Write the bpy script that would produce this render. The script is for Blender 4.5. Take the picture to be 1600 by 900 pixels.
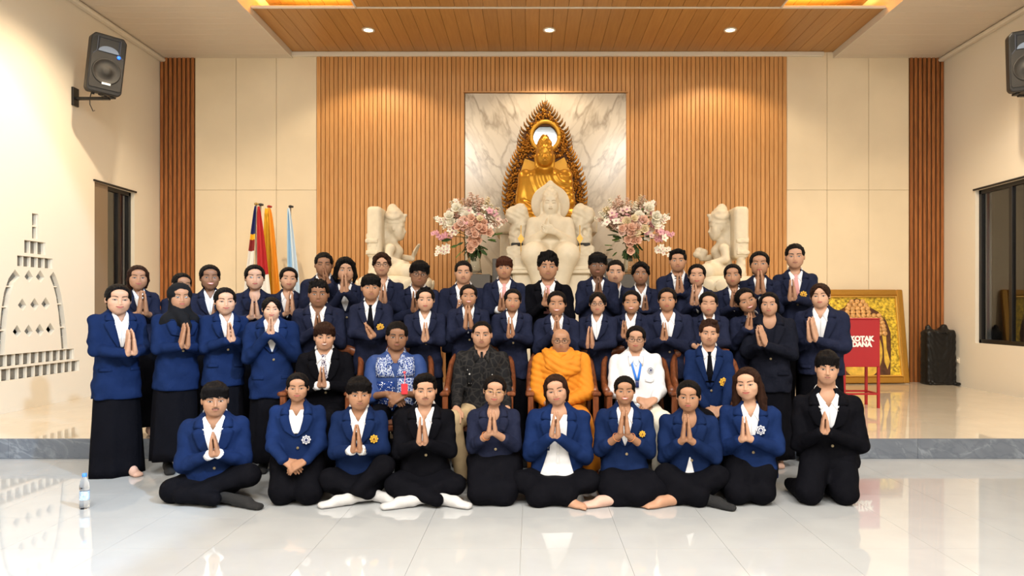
import bpy, bmesh, math, random
import numpy as np
from mathutils import Vector, Matrix
from mathutils.geometry import delaunay_2d_cdt

for _o in list(bpy.data.objects):
    bpy.data.objects.remove(_o)
SC = bpy.context.scene
COL = SC.collection
F, CX, CY, CH = 1110.0, 830.0, 480.0, 1.4      # focal length and vanishing point in pixels of the 1600x900 frame, eye height in m
PI = math.pi

# ------------------------------------------------------------------ camera
cam_d = bpy.data.cameras.new('camera')
cam = bpy.data.objects.new('camera', cam_d)
COL.objects.link(cam)
cam.location = (0, 0, CH)
cam.rotation_euler = (PI/2, 0, 0)
cam_d.sensor_width = 36
cam_d.lens = 36*F/1600
cam_d.shift_x = -30/1600
cam_d.shift_y = 30/1600
cam_d.clip_start = .05
SC.camera = cam

# ------------------------------------------------------------------ world (night outside the windows)
w = bpy.data.worlds.new('night_sky')
SC.world = w
w.use_nodes = True
w.node_tree.nodes['Background'].inputs[0].default_value = (.02, .022, .03, 1)
w.node_tree.nodes['Background'].inputs[1].default_value = .5

# ------------------------------------------------------------------ lamps of the hall
def kelvin(c):
    return {'cool': (.44, .70, 1), 'neutral': (1, .975, .93), 'warm': (1, .80, .55), 'amber': (1, .62, .16)}[c]
def area_lamp(name, loc, sx, sy, power, tone, rot=(0, 0, 0)):
    d = bpy.data.lights.new(name, 'AREA')
    d.shape = 'RECTANGLE'; d.size = sx; d.size_y = sy; d.energy = power; d.color = kelvin(tone)
    o = bpy.data.objects.new(name, d); COL.objects.link(o)
    o.location = loc; o.rotation_euler = rot
    return o
def spot_lamp(name, loc, power, tone, size=110, blend=.6, rot=(0, 0, 0), r=.05):
    d = bpy.data.lights.new(name, 'SPOT')
    d.energy = power; d.color = kelvin(tone); d.spot_size = math.radians(size); d.spot_blend = blend
    d.shadow_soft_size = r
    o = bpy.data.objects.new(name, d); COL.objects.link(o)
    o.location = loc; o.rotation_euler = rot
    return o
# lamps on the high middle ceiling of the hall, behind and above the camera
for x in (-2.2, .3, 2.8):
    for y in (-3.6, -1.2, 1.4):
        area_lamp('hall_lamp', (x, y, 6.3), .9, .5, 185, 'neutral')
# a cool flood lamp by the left front of the hall washes the near left wall
spot_lamp('flood_lamp', (2.6, 1.2, 5.2), 2300, 'cool', 45, .10, (math.radians(68), 0, math.radians(66)), .12)
# warm downlights over the altar (the three in view and their neighbours by the wall)
DOWNLIGHTS = [(-2.43, 10.6), (.27, 10.6), (2.97, 10.6)]
for x, y in DOWNLIGHTS:
    spot_lamp('altar_spot', (x, y, 5.50), 105, 'warm', 134, .35, (math.radians(-4), 0, 0), .05)
for x in (-4.6, 5.2):
    spot_lamp('side_spot', (x, 8.2, 5.40), 470, 'warm', 140, .8, (0, 0, 0), .05)
for x, sx in ((-3.0, 1.3), (3.9, 1.3)):
    area_lamp('cove_lamp', (x, 10.0, 5.70), sx, .15, 90, 'amber', (PI, 0, 0))

SC.view_settings.view_transform = 'Standard'
SC.view_settings.look = 'None'
SC.view_settings.gamma = 1
SC.view_settings.use_curve_mapping = False
SC.view_settings.exposure = 0.1

# ------------------------------------------------------------------ helpers
def P(px, py, Y):
    return np.array([(px-CX)*Y/F, Y, CH-(py-CY)*Y/F])
def s2l(c):
    return tuple(((v/255)/12.92 if v/255 <= .04045 else ((v/255+.055)/1.055)**2.4) for v in c)

MATS = {}
def mat(name, col, rough=.5, metal=0., spec=.5, bump=0., bscale=60., stretch=(1, 1, 1), var=0., vscale=6., emit=0., sheen=0., coat=0., trans=0., ior=1.45, alpha=1.):
    if name in MATS:
        return MATS[name]
    m = bpy.data.materials.new(name); m.use_nodes = True
    nt = m.node_tree; b = nt.nodes['Principled BSDF']
    b.inputs['Base Color'].default_value = (*col, 1)
    b.inputs['Roughness'].default_value = rough
    b.inputs['Metallic'].default_value = metal
    b.inputs['Specular IOR Level'].default_value = spec
    b.inputs['Coat Weight'].default_value = coat
    b.inputs['Coat Roughness'].default_value = .08
    b.inputs['Sheen Weight'].default_value = sheen
    b.inputs['Transmission Weight'].default_value = trans
    b.inputs['IOR'].default_value = ior
    b.inputs['Alpha'].default_value = alpha
    if emit:
        b.inputs['Emission Color'].default_value = (*col, 1)
        b.inputs['Emission Strength'].default_value = emit
    g = None
    if bump or var:
        g = nt.nodes.new('ShaderNodeNewGeometry')
        mp = nt.nodes.new('ShaderNodeMapping'); mp.inputs['Scale'].default_value = stretch
        nt.links.new(g.outputs['Position'], mp.inputs['Vector'])
    if bump:
        n = nt.nodes.new('ShaderNodeTexNoise'); n.inputs['Scale'].default_value = bscale; n.inputs['Detail'].default_value = 3
        nt.links.new(mp.outputs[0], n.inputs['Vector'])
        bp = nt.nodes.new('ShaderNodeBump'); bp.inputs['Strength'].default_value = bump; bp.inputs['Distance'].default_value = .01
        nt.links.new(n.outputs[0], bp.inputs['Height']); nt.links.new(bp.outputs[0], b.inputs['Normal'])
    if var:
        n = nt.nodes.new('ShaderNodeTexNoise'); n.inputs['Scale'].default_value = vscale; n.inputs['Detail'].default_value = 4
        nt.links.new(mp.outputs[0], n.inputs['Vector'])
        r = nt.nodes.new('ShaderNodeValToRGB')
        r.color_ramp.elements[0].position = .3; r.color_ramp.elements[1].position = .7
        r.color_ramp.elements[0].color = (*[c*(1-var) for c in col], 1)
        r.color_ramp.elements[1].color = (*[min(1, c*(1+var)) for c in col], 1)
        nt.links.new(n.outputs[0], r.inputs[0]); nt.links.new(r.outputs[0], b.inputs['Base Color'])
    MATS[name] = m
    return m

def link(o, parent=None):
    COL.objects.link(o)
    if parent is not None:
        o.parent = parent
    return o
def tag(o, label=None, cat=None, group=None, kind=None):
    if label: o['label'] = label
    if cat: o['category'] = cat
    if group: o['group'] = group
    if kind: o['kind'] = kind
    return o
def empty(name, loc, label=None, cat=None, group=None, kind=None):
    o = bpy.data.objects.new(name, None); o.location = loc; o.empty_display_size = .1
    COL.objects.link(o)
    return tag(o, label, cat, group, kind)
def mesh_from(name, verts, faces, mats, smooth=True, mi=None):
    me = bpy.data.meshes.new(name)
    me.from_pydata([tuple(map(float, v)) for v in verts] if not isinstance(verts, np.ndarray) else verts.tolist(), [], faces if not isinstance(faces, np.ndarray) else faces.tolist())
    for m in (mats if isinstance(mats, (list, tuple)) else [mats]):
        me.materials.append(m)
    if mi is not None:
        me.polygons.foreach_set('material_index', np.asarray(mi, dtype=np.int32))
    if smooth:
        me.polygons.foreach_set('use_smooth', np.ones(len(me.polygons), dtype=bool))
    me.update()
    return me
def obj(name, me, parent=None, origin=None, **kw):
    """Link a mesh as one object. Vertices are in world space; origin moves them to the object's own space."""
    o = bpy.data.objects.new(name, me)
    link(o, parent)
    return tag(o, **kw)

class MB:
    """Collects simple shapes into one mesh."""
    def __init__(s):
        s.v = []; s.f = []; s.m = []
    def add(s, v, f, mi=0):
        n = len(s.v); s.v += [tuple(map(float, q)) for q in v]
        s.f += [tuple(i+n for i in q) for q in f]; s.m += [mi]*len(f)
        return s
    def box(s, c, d, R=None, bev=0., mi=0):
        hx, hy, hz = d[0]/2, d[1]/2, d[2]/2
        bev = min(bev, hx*.9, hy*.9, hz*.9)
        if bev <= 0:
            v = np.array([(x, y, z) for x in (-hx, hx) for y in (-hy, hy) for z in (-hz, hz)])
            f = [(0, 1, 3, 2), (4, 6, 7, 5), (0, 4, 5, 1), (2, 3, 7, 6), (0, 2, 6, 4), (1, 5, 7, 3)]
        else:
            v = []; idx = {}
            for a in (-1, 1):
                for b in (-1, 1):
                    for c_ in (-1, 1):
                        for ax in range(3):
                            q = [a*(hx-bev), b*(hy-bev), c_*(hz-bev)]
                            q[ax] += (a, b, c_)[ax]*bev
                            idx[(a, b, c_, ax)] = len(v); v.append(q)
            v = np.array(v); f = []
            I = idx
            for sg in (-1, 1):
                f.append([I[(sg, b, c_, 0)] for b, c_ in ((-1, -1), (1, -1), (1, 1), (-1, 1))][::sg])
                f.append([I[(b, sg, c_, 1)] for b, c_ in ((-1, -1), (-1, 1), (1, 1), (1, -1))][::sg])
                f.append([I[(b, c_, sg, 2)] for b, c_ in ((-1, -1), (1, -1), (1, 1), (-1, 1))][::sg])
            for a in (-1, 1):
                for b in (-1, 1):
                    f.append([I[(-1, a, b, 1)], I[(1, a, b, 1)], I[(1, a, b, 2)], I[(-1, a, b, 2)]][::a*b])
                    f.append([I[(a, -1, b, 2)], I[(a, 1, b, 2)], I[(a, 1, b, 0)], I[(a, -1, b, 0)]][::a*b])
                    f.append([I[(a, b, -1, 0)], I[(a, b, 1, 0)], I[(a, b, 1, 1)], I[(a, b, -1, 1)]][::a*b])
                    for c_ in (-1, 1):
                        f.append([I[(a, b, c_, 0)], I[(a, b, c_, 1)], I[(a, b, c_, 2)]][::a*b*c_])
        if R is not None:
            v = v @ np.array(R).T
        return s.add(v+np.array(c), f, mi)
    def tube(s, pts, r, n=8, mi=0, cap=True, flat=None):
        pts = [np.array(p, float) for p in pts]; k = len(pts)
        rr = r if isinstance(r, (list, tuple)) else [r]*k
        V = []; f = []; up = None
        for i, p in enumerate(pts):
            t = pts[min(i+1, k-1)]-pts[max(i-1, 0)]; t = t/(np.linalg.norm(t)+1e-9)
            if up is None:
                up = np.array([0, 0, 1.]) if abs(t[2]) < .9 else np.array([0, 1., 0])
            a = np.cross(t, up); a /= np.linalg.norm(a)+1e-9; b = np.cross(a, t); up = b
            for j in range(n):
                th = 2*PI*j/n
                V.append(p+rr[i]*(math.cos(th)*a+math.sin(th)*b*(flat or 1)))
        for i in range(k-1):
            for j in range(n):
                f.append((i*n+j, i*n+(j+1) % n, (i+1)*n+(j+1) % n, (i+1)*n+j))
        if cap:
            f.append(tuple(range(n))[::-1]); f.append(tuple(range((k-1)*n, k*n)))
        return s.add(V, f, mi)
    def lathe(s, c, prof, n=16, mi=0, axis='z'):
        V = []; f = []; k = len(prof)
        for r, z in prof:
            for j in range(n):
                th = 2*PI*j/n
                q = (r*math.cos(th), r*math.sin(th), z)
                if axis == 'y': q = (q[0], q[2], q[1])
                V.append(np.array(q)+np.array(c))
        for i in range(k-1):
            for j in range(n):
                f.append((i*n+j, i*n+(j+1) % n, (i+1)*n+(j+1) % n, (i+1)*n+j))
        f.append(tuple(range(n))[::-1]); f.append(tuple(range((k-1)*n, k*n)))
        return s.add(V, f, mi)
    def ball(s, c, r, nu=10, nv=7, mi=0, R=None):
        r = np.array(r if hasattr(r, '__len__') else (r, r, r), float)
        V = []; f = []
        for i in range(nv+1):
            ph = PI*i/nv
            for j in range(nu):
                th = 2*PI*j/nu
                V.append((math.sin(ph)*math.cos(th), math.sin(ph)*math.sin(th), math.cos(ph)))
        V = np.array(V)*r
        if R is not None: V = V @ np.array(R).T
        for i in range(nv):
            for j in range(nu):
                f.append((i*nu+j, (i+1)*nu+j, (i+1)*nu+(j+1) % nu, i*nu+(j+1) % nu))
        return s.add(V+np.array(c), f, mi)
    def prism(s, poly, y0, y1, mi=0, to=lambda u, v, d: (u, d, v)):
        """Extrude a 2D outline between two depths."""
        k = len(poly)
        V = [to(u, v, y0) for u, v in poly]+[to(u, v, y1) for u, v in poly]
        f = [(i, (i+1) % k, k+(i+1) % k, k+i) for i in range(k)]
        f.append(tuple(range(k))[::-1]); f.append(tuple(range(k, 2*k)))
        return s.add(V, f, mi)
    def build(s, name, mats, parent=None, smooth=False, **kw):
        me = mesh_from(name, s.v, s.f, mats, smooth, s.m)
        return obj(name, me, parent, **kw)
    def mesh(s, name, mats, smooth=False):
        return mesh_from(name, s.v, s.f, mats, smooth, s.m)
def bm_fix(o):
    bm = bmesh.new(); bm.from_mesh(o.data); bmesh.ops.recalc_face_normals(bm, faces=bm.faces); bm.to_mesh(o.data); bm.free()
    return o
def copy_tree(o, parent=None):
    c = o.copy(); COL.objects.link(c)
    if parent is not None: c.parent = parent
    for ch in list(o.children): copy_tree(ch, c)
    return c
def rotz(a):
    c, s = math.cos(a), math.sin(a); return np.array([[c, -s, 0], [s, c, 0], [0, 0, 1.]])
def rotx(a):
    c, s = math.cos(a), math.sin(a); return np.array([[1., 0, 0], [0, c, -s], [0, s, c]])
def roty(a):
    c, s = math.cos(a), math.sin(a); return np.array([[c, 0, s], [0, 1., 0], [-s, 0, c]])
def nrm(v):
    v = np.asarray(v, float); return v/(np.linalg.norm(v)+1e-9)

# ------------------------------------------------------------------ organic surfaces: a smooth-union field and a surface-nets mesher
CAP = .07
def smin(a, b, k):
    h = np.maximum(k-np.abs(a-b), 0)/k
    return np.minimum(a, b)-h*h*k*.25
def smax(a, b, k):
    h = np.maximum(k-np.abs(a-b), 0)/k
    return np.maximum(a, b)+h*h*k*.25
class SDF:
    def __init__(s, cap=CAP):
        s.p = []; s.cap = cap; s.disp = None
    def _add(s, fn, c, r, op, k):
        s.p.append((fn, np.asarray(c, np.float32), float(r), op, k)); return s
    def ell(s, c, r, R=None, op='u', k=.02):
        c = np.asarray(c, np.float32); r = np.asarray(r, np.float32); R = None if R is None else np.asarray(R, np.float32)
        def fn(p):
            q = p-c
            if R is not None: q = q @ R
            q = q/r
            k0 = np.sqrt((q*q).sum(-1)+1e-12); q = q/r
            return k0*(k0-1)/(np.sqrt((q*q).sum(-1))+1e-9)
        return s._add(fn, c, r.max(), op, k)
    def cone(s, a, b, r1, r2, op='u', k=.02):
        a = np.asarray(a, np.float32); b = np.asarray(b, np.float32); ba = b-a; L = float(ba @ ba)+1e-9
        def fn(p):
            q = p-a; t = np.clip((q @ ba)/L, 0, 1)
            d = q-t[..., None]*ba
            return np.sqrt((d*d).sum(-1))-(r1+(r2-r1)*t)
        return s._add(fn, (a+b)/2, math.sqrt(L)/2+max(r1, r2), op, k)
    def chain(s, pts, rs, k=.02, op='u'):
        for i in range(len(pts)-1): s.cone(pts[i], pts[i+1], rs[i], rs[i+1], op, k)
        return s
    def box(s, c, h, R=None, rnd=.01, op='u', k=.005):
        c = np.asarray(c, np.float32); h = np.asarray(h, np.float32)-rnd; R = None if R is None else np.asarray(R, np.float32)
        def fn(p):
            q = p-c
            if R is not None: q = q @ R
            q = np.abs(q)-h
            return np.sqrt((np.maximum(q, 0)**2).sum(-1))+np.minimum(q.max(-1), 0)-rnd
        return s._add(fn, c, np.linalg.norm(h)+rnd, op, k)
    def loft(s, L, op='u', k=.03):
        return s._add(L.field, L.mid, L.bound, op, k)
    def eval(s, p, sel=None, cen=None, rad=0):
        """p: (blocks, n, 3) points; prims only touch blocks near them."""
        D = np.full(p.shape[:2], s.cap, np.float32)
        if cen is None:
            cen = p.mean(1); rad = float(np.sqrt(((p-cen[:, None])**2).sum(-1)).max())
        for fn, c, r, op, k in s.p:
            m = np.sqrt(((cen-c)**2).sum(-1)) < r+rad+s.cap*1.05
            if not m.any(): continue
            i = np.nonzero(m)[0]; d = fn(p[i]).astype(np.float32)
            if op == 'u': D[i] = smin(D[i], d, k)
            elif op == 's': D[i] = smax(D[i], -d, k)
            else: D[i] = smax(D[i], d, k)
        if s.disp is not None: D = D+s.disp(p)
        return D
    def at(s, p):
        p = np.asarray(p, np.float32); return s.eval(p[:, None, :])[:, 0]
    def bounds(s):
        lo = np.min([c-r for f, c, r, op, k in s.p if op == 'u'], 0); hi = np.max([c+r for f, c, r, op, k in s.p if op == 'u'], 0)
        return lo, hi
    def mesh(s, h, lo=None, hi=None):
        l, u = s.bounds()
        lo = l-2*h if lo is None else np.asarray(lo); hi = u+2*h if hi is None else np.asarray(hi)
        B = 6
        nb = np.maximum(np.ceil((hi-lo)/(h*B)).astype(int), 1)
        g = np.stack(np.meshgrid(*[np.arange(n) for n in nb], indexing='ij'), -1).reshape(-1, 3)
        cen = (lo+(g+.5)*B*h).astype(np.float32)
        rad = B*h*.87
        d0 = s.eval(cen[:, None, :], cen=cen, rad=0.)[:, 0]
        act = np.abs(d0) < min(rad*1.35+.004, s.cap*.98)
        V = np.where(d0 < 0, -1., 1.).astype(np.float32).reshape(*nb)
        V = np.repeat(np.repeat(np.repeat(V, B, 0), B, 1), B, 2)
        off = np.stack(np.meshgrid(*[np.arange(B)]*3, indexing='ij'), -1).reshape(-1, 3)
        ga = g[act]
        if len(ga) == 0: return np.zeros((0, 3)), np.zeros((0, 4), int)
        pts = (lo+(ga[:, None, :]*B+off[None])*h).astype(np.float32)
        D = s.eval(pts, cen=(lo+(ga+.5)*B*h).astype(np.float32), rad=rad)
        ix = ga[:, None, :]*B+off[None]
        V[ix[..., 0], ix[..., 1], ix[..., 2]] = D
        return nets(V, lo, h)
CORN = [(x, y, z) for x in (0, 1) for y in (0, 1) for z in (0, 1)]
EDG = [(a, b) for a in range(8) for b in range(a+1, 8) if sum(abs(CORN[a][i]-CORN[b][i]) for i in range(3)) == 1]
def nets(V, lo, h):
    S = V < 0
    n = np.array(V.shape)
    c = [S[x:n[0]-1+x, y:n[1]-1+y, z:n[2]-1+z] for x, y, z in CORN]
    anyv = c[0].copy(); allv = c[0].copy()
    for q in c[1:]: anyv |= q; allv &= q
    cells = np.argwhere(anyv & ~allv)
    if len(cells) == 0: return np.zeros((0, 3)), np.zeros((0, 4), int)
    vals = np.stack([V[cells[:, 0]+x, cells[:, 1]+y, cells[:, 2]+z] for x, y, z in CORN], 1)
    acc = np.zeros((len(cells), 3)); cnt = np.zeros(len(cells))
    C = np.array(CORN, float)
    for a, b in EDG:
        m = (vals[:, a] < 0) != (vals[:, b] < 0)
        t = vals[m, a]/(vals[m, a]-vals[m, b])
        acc[m] += C[a]+(C[b]-C[a])*t[:, None]; cnt[m] += 1
    verts = lo+(cells+acc/cnt[:, None])*h
    idx = -np.ones(n-1, np.int64)
    idx[cells[:, 0], cells[:, 1], cells[:, 2]] = np.arange(len(cells))
    F_ = []
    for ax in range(3):
        o1, o2 = [(1, 2), (2, 0), (0, 1)][ax]
        sl0 = [slice(1, n[i]-1) for i in range(3)]; sl1 = list(sl0)
        sl0[ax] = slice(0, n[ax]-1); sl1[ax] = slice(1, n[ax])
        A = S[tuple(sl0)]; Bq = S[tuple(sl1)]
        e = np.argwhere(A != Bq)
        if len(e) == 0: continue
        base = e+1; base[:, ax] -= 1
        inside = A[e[:, 0], e[:, 1], e[:, 2]]
        def at(d1, d2):
            q = base.copy(); q[:, o1] -= d1; q[:, o2] -= d2
            return idx[q[:, 0], q[:, 1], q[:, 2]]
        q = np.stack([at(1, 1), at(0, 1), at(0, 0), at(1, 0)], 1)
        q[~inside] = q[~inside][:, ::-1]
        F_.append(q)
    f = np.concatenate(F_); f = f[(f >= 0).all(1)]
    return verts, f
class Loft:
    """A body with superelliptic cross-sections stacked along an axis: origin o, frame R (columns right, forward-back, up)."""
    def __init__(s, o, R, w, a, b, yo=None, n=2.4, sm=3):
        s.o = np.asarray(o, np.float32); s.R = np.asarray(R, np.float32); s.n = n
        W = np.linspace(w[0], w[-1], 60)
        def f(q):
            q = np.interp(W, w, q)
            for _ in range(sm): q = np.convolve(np.pad(q, 1, 'edge'), [.25, .5, .25], 'valid')
            return q
        s.W = W; s.a = f(a); s.b = f(b); s.y = f(yo if yo is not None else [0]*len(w))
        s.mid = s.o+s.R @ np.array([0, 0, (w[0]+w[-1])/2], np.float32)
        s.bound = float(math.hypot((w[-1]-w[0])/2, max(s.a.max(), s.b.max()+abs(s.y).max())))
    def field(s, p):
        q = (p-s.o) @ s.R
        z = q[..., 2]; a = np.interp(z, s.W, s.a); b = np.interp(z, s.W, s.b); y = q[..., 1]-np.interp(z, s.W, s.y)
        rho = (np.abs(q[..., 0]/a)**s.n+np.abs(y/b)**s.n+1e-9)**(1/s.n)
        d = (rho-1)*np.minimum(a, b)
        return np.maximum(d, np.maximum(z-s.W[-1], s.W[0]-z))
    def front(s, u, wz, off=0.):
        """Point on the front of the body, off metres proud of it."""
        u = np.asarray(u, float); wz = np.asarray(wz, float)
        a = np.interp(wz, s.W, s.a)+off; b = np.interp(wz, s.W, s.b)+off; y = np.interp(wz, s.W, s.y)
        t = np.clip(np.abs(u)/a, 0, .985)
        q = np.stack([u, y-b*(1-t**s.n)**(1/s.n), wz], -1)
        return q @ s.R.T+s.o
# ------------------------------------------------------------------ materials of the hall
XL, XR, YB, YF, ZP, YE = -6.03, 6.70, 11.54, -7.0, .184, 6.585
ZS, ZW, ZH = 5.44, 5.54, 6.35        # side soffit, wooden ceiling, high hall ceiling
def bx(px): return (px-CX)*YB/F      # back-wall pixel to metres
def bz(py): return CH-(py-CY)*YB/F
M_WALL = mat('plaster_cream', (.77, .71, .60), .7, bump=.03, bscale=40)
M_PANEL = mat('panel_cream', (.76, .64, .46), .6, var=.05, vscale=1.2, bump=.02, bscale=30)
M_CEIL = mat('ceiling_board', (.66, .58, .48), .5, bump=.02, bscale=30)
M_TRIM = mat('trim_white', (.70, .64, .54), .5)
M_GAP = mat('joint_dark', (.20, .09, .03), .8)
M_BLACK = mat('black_frame', (.010, .009, .009), .35)
M_GREY = mat('cement_grey', (.20, .18, .145), .85, bump=.3, bscale=60, var=.2, vscale=9)
def wood(name, c1, c2, stretch, scale=9, rough=.45):
    m = mat(name, c1, rough); nt = m.node_tree; b = nt.nodes['Principled BSDF']
    g = nt.nodes.new('ShaderNodeNewGeometry'); mp = nt.nodes.new('ShaderNodeMapping'); mp.inputs['Scale'].default_value = stretch
    oi = nt.nodes.new('ShaderNodeObjectInfo')
    nt.links.new(g.outputs['Position'], mp.inputs[0])
    n = nt.nodes.new('ShaderNodeTexNoise'); n.inputs['Scale'].default_value = scale; n.inputs['Detail'].default_value = 6; n.inputs['Distortion'].default_value = .6
    nt.links.new(mp.outputs[0], n.inputs['Vector'])
    r = nt.nodes.new('ShaderNodeValToRGB'); r.color_ramp.elements[0].color = (*c2, 1); r.color_ramp.elements[1].color = (*c1, 1)
    r.color_ramp.elements[0].position = .35; r.color_ramp.elements[1].position = .65
    nt.links.new(n.outputs[0], r.inputs[0])
    hs = nt.nodes.new('ShaderNodeHueSaturation'); ma = nt.nodes.new('ShaderNodeMath'); ma.operation = 'MULTIPLY_ADD'; ma.inputs[1].default_value = .16; ma.inputs[2].default_value = .93
    nt.links.new(oi.outputs['Random'], ma.inputs[0]); nt.links.new(ma.outputs[0], hs.inputs['Value'])
    nt.links.new(r.outputs[0], hs.inputs['Color']); nt.links.new(hs.outputs[0], b.inputs['Base Color'])
    return m
M_SLAT = wood('slat_oak', (.60, .31, .11), (.50, .23, .070), (12, 12, .5), 6)
M_SLATD = wood('slat_teak', (.40, .145, .040), (.24, .075, .018), (12, 12, .5), 6)
M_PLANK = wood('ceiling_plank', (.45, .235, .070), (.40, .20, .056), (5, .35, 5), 6, .4)
M_CHAIR = wood('chair_mahogany', (.20, .060, .022), (.10, .028, .010), (3, 3, .8), 12, .3)

def marble(name, base, vein, soft, scale, book=None, rough=.12, thin=.02, stretch=(1, 1, .35), rot=-28):
    m = mat(name, base, rough, spec=.5); nt = m.node_tree; b = nt.nodes['Principled BSDF']; N = nt.nodes.new; K = nt.links.new
    v = N('ShaderNodeNewGeometry').outputs['Position']
    if book is not None:    # book-matched slabs: mirrored about the joint
        sp = N('ShaderNodeSeparateXYZ'); K(v, sp.inputs[0])
        su = N('ShaderNodeMath'); su.operation = 'SUBTRACT'; su.inputs[1].default_value = book; K(sp.outputs[0], su.inputs[0])
        ab = N('ShaderNodeMath'); ab.operation = 'ABSOLUTE'; K(su.outputs[0], ab.inputs[0])
        cb = N('ShaderNodeCombineXYZ'); K(ab.outputs[0], cb.inputs[0]); K(sp.outputs[2], cb.inputs[2]); v = cb.outputs[0]
    r0 = N('ShaderNodeVectorRotate'); r0.rotation_type = 'Y_AXIS'; r0.inputs['Angle'].default_value = math.radians(rot); K(v, r0.inputs[0])
    mp = N('ShaderNodeMapping'); mp.inputs['Scale'].default_value = stretch; K(r0.outputs[0], mp.inputs[0])
    col = None
    for sc, wd, cc, amt in ((scale, thin, vein, .95), (scale*2.1, thin*1.3, soft, .7), (scale*.55, thin*7, soft, .75)):
        n = N('ShaderNodeTexNoise'); n.inputs['Scale'].default_value = sc; n.inputs['Detail'].default_value = 5; n.inputs['Distortion'].default_value = .5; K(mp.outputs[0], n.inputs[0])
        d = N('ShaderNodeMath'); d.operation = 'SUBTRACT'; d.inputs[1].default_value = .5; K(n.outputs[0], d.inputs[0])
        q = N('ShaderNodeMath'); q.operation = 'ABSOLUTE'; K(d.outputs[0], q.inputs[0])
        r = N('ShaderNodeMapRange'); r.inputs['From Min'].default_value = 0; r.inputs['From Max'].default_value = wd; r.inputs['To Min'].default_value = amt; r.inputs['To Max'].default_value = 0; K(q.outputs[0], r.inputs[0])
        mx = N('ShaderNodeMix'); mx.data_type = 'RGBA'; mx.inputs[6].default_value = (*base, 1); mx.inputs[7].default_value = (*cc, 1)
        K(r.outputs[0], mx.inputs[0])
        if col is not None: K(col, mx.inputs[6])
        col = mx.outputs[2]
    K(col, b.inputs['Base Color'])
    return m
M_MARBLE = marble('marble_bookmatched', (.74, .67, .56), (.22, .17, .12), (.50, .43, .34), 1.7, book=.234, rough=.16, thin=.03)
M_RISER = marble('marble_bluegrey', (.17, .19, .225), (.30, .33, .37), (.10, .115, .145), 3.2, rough=.18, stretch=(.6, 1, 1.2), thin=.03)
M_TILE = mat('floor_tile', (.43, .44, .445), .03, spec=.9, var=.04, vscale=3)
M_TILEP = mat('platform_tile', (.62, .555, .45), .03, spec=.95, var=.04, vscale=3)
M_GROUT = mat('grout', (.46, .44, .41), .5)
M_WHITEST = mat('statue_white', (.70, .61, .46), .6, bump=.08, bscale=70, var=.05, vscale=12)
M_GOLD = mat('statue_gold', (.52, .25, .024), .36, metal=.7, bump=.05, bscale=60, var=.1, vscale=10)
M_GOLDFLAT = mat('gold_panel', (.62, .32, .03), .5, metal=.3)
M_GOLDDARK = mat('gold_carved', (.40, .17, .018), .42, metal=.6, var=.3, vscale=30)
M_GOLDPIT = mat('gold_pit_shade', (.10, .035, .006), .6, metal=.3)  # darkened in its colour, as shade in the hollows behind the scrollwork

# ------------------------------------------------------------------ floor and platform
fl = MB().box(((XL+XR)/2, (YF+YB)/2+.4, -.06), (XR-XL+.6, YB-YF+1, .10)).build('floor', M_GROUT, kind='structure')
fl2 = MB().box(((XL+XR)/2, (YF+3.5)/2, -.006), (XR-XL, 3.5-YF, .012), mi=0).build('floor_near', M_TILE, fl)
TS = .6
_t = MB().box((0, 0, -.006), (TS-.0016, TS-.0016, .012)).mesh('tile', M_TILE)
for i in range(23):
    for j in range(6):
        x = XL+.30+TS*i-.03; y = 3.5+TS*(j+.5)+.02
        if x > XR or y-TS/2 > YE: continue
        obj('tile', _t, fl).location = (x, y, 0)
pl = MB().box(((XL+XR)/2, (YE+YB)/2+.2, ZP/2-.012), (XR-XL, YB-YE+.3, ZP-.03)).build('floor_platform', M_GROUT, kind='structure')
_t = MB().box((0, 0, -.006), (TS-.0016, TS-.0016, .012)).mesh('tile', M_TILEP)
for i in range(22):
    for j in range(9):
        x = XL+.30+TS*i; y = YE+TS*(j+.5)+.0
        if x > XR or y-TS/2 > YB: continue
        obj('tile', _t, pl).location = (x, y, ZP)
for i in range(11):    # polished stone cladding of the step
    MB().box((XL+.6+1.2*i, YE-.012, ZP/2), (1.198, .026, ZP-.001), bev=.002).build('riser_slab', M_RISER, pl)

# ------------------------------------------------------------------ back wall: cream panels, slats, marble
wb = MB().box(((XL+XR)/2, YB+.12, 2.8), (XR-XL+.6, .2, 5.9)).build('wall_back', M_GAP, kind='structure')
for xs in ((305, 369, 432, 495), (1229, 1292, 1357, 1420)):
    for a, b_ in zip(xs[:-1], xs[1:]):
        for z0, z1 in ((ZP, bz(297)), (bz(297), 5.6)):
            MB().box(((bx(a)+bx(b_))/2, YB+.01, (z0+z1)/2), (bx(b_)-bx(a)-.006, .03, z1-z0-.004), bev=.002).build('panel', M_PANEL, wb)
def slats(x0, x1, pitch, m, wdt, holes=None):
    n = round((x1-x0)/pitch); p = (x1-x0)/n
    full = MB().box((0, 0, 0), (p*wdt, .024, 5.42), bev=.004).mesh('slat', m)
    cuts = None
    for i in range(n):
        x = x0+p*(i+.5)
        if holes and holes[0] < x < holes[1]:
            if cuts is None: cuts = MB().box((0, 0, 0), (p*wdt, .024, 5.60-holes[2]), bev=.004).mesh('slat', m)
            o = obj('slat', cuts, wb); o.location = (x, YB-.01, (5.60+holes[2])/2)
        else:
            o = obj('slat', full, wb); o.location = (x, YB-.01, ZP+2.71)
slats(bx(495), bx(1229), .0705, M_SLAT, .88, (bx(727), bx(978), bz(146)))
slats(bx(250), bx(305), .0705, M_SLATD, .64); slats(bx(1420), bx(1475), .0705, M_SLATD, .64)
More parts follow.
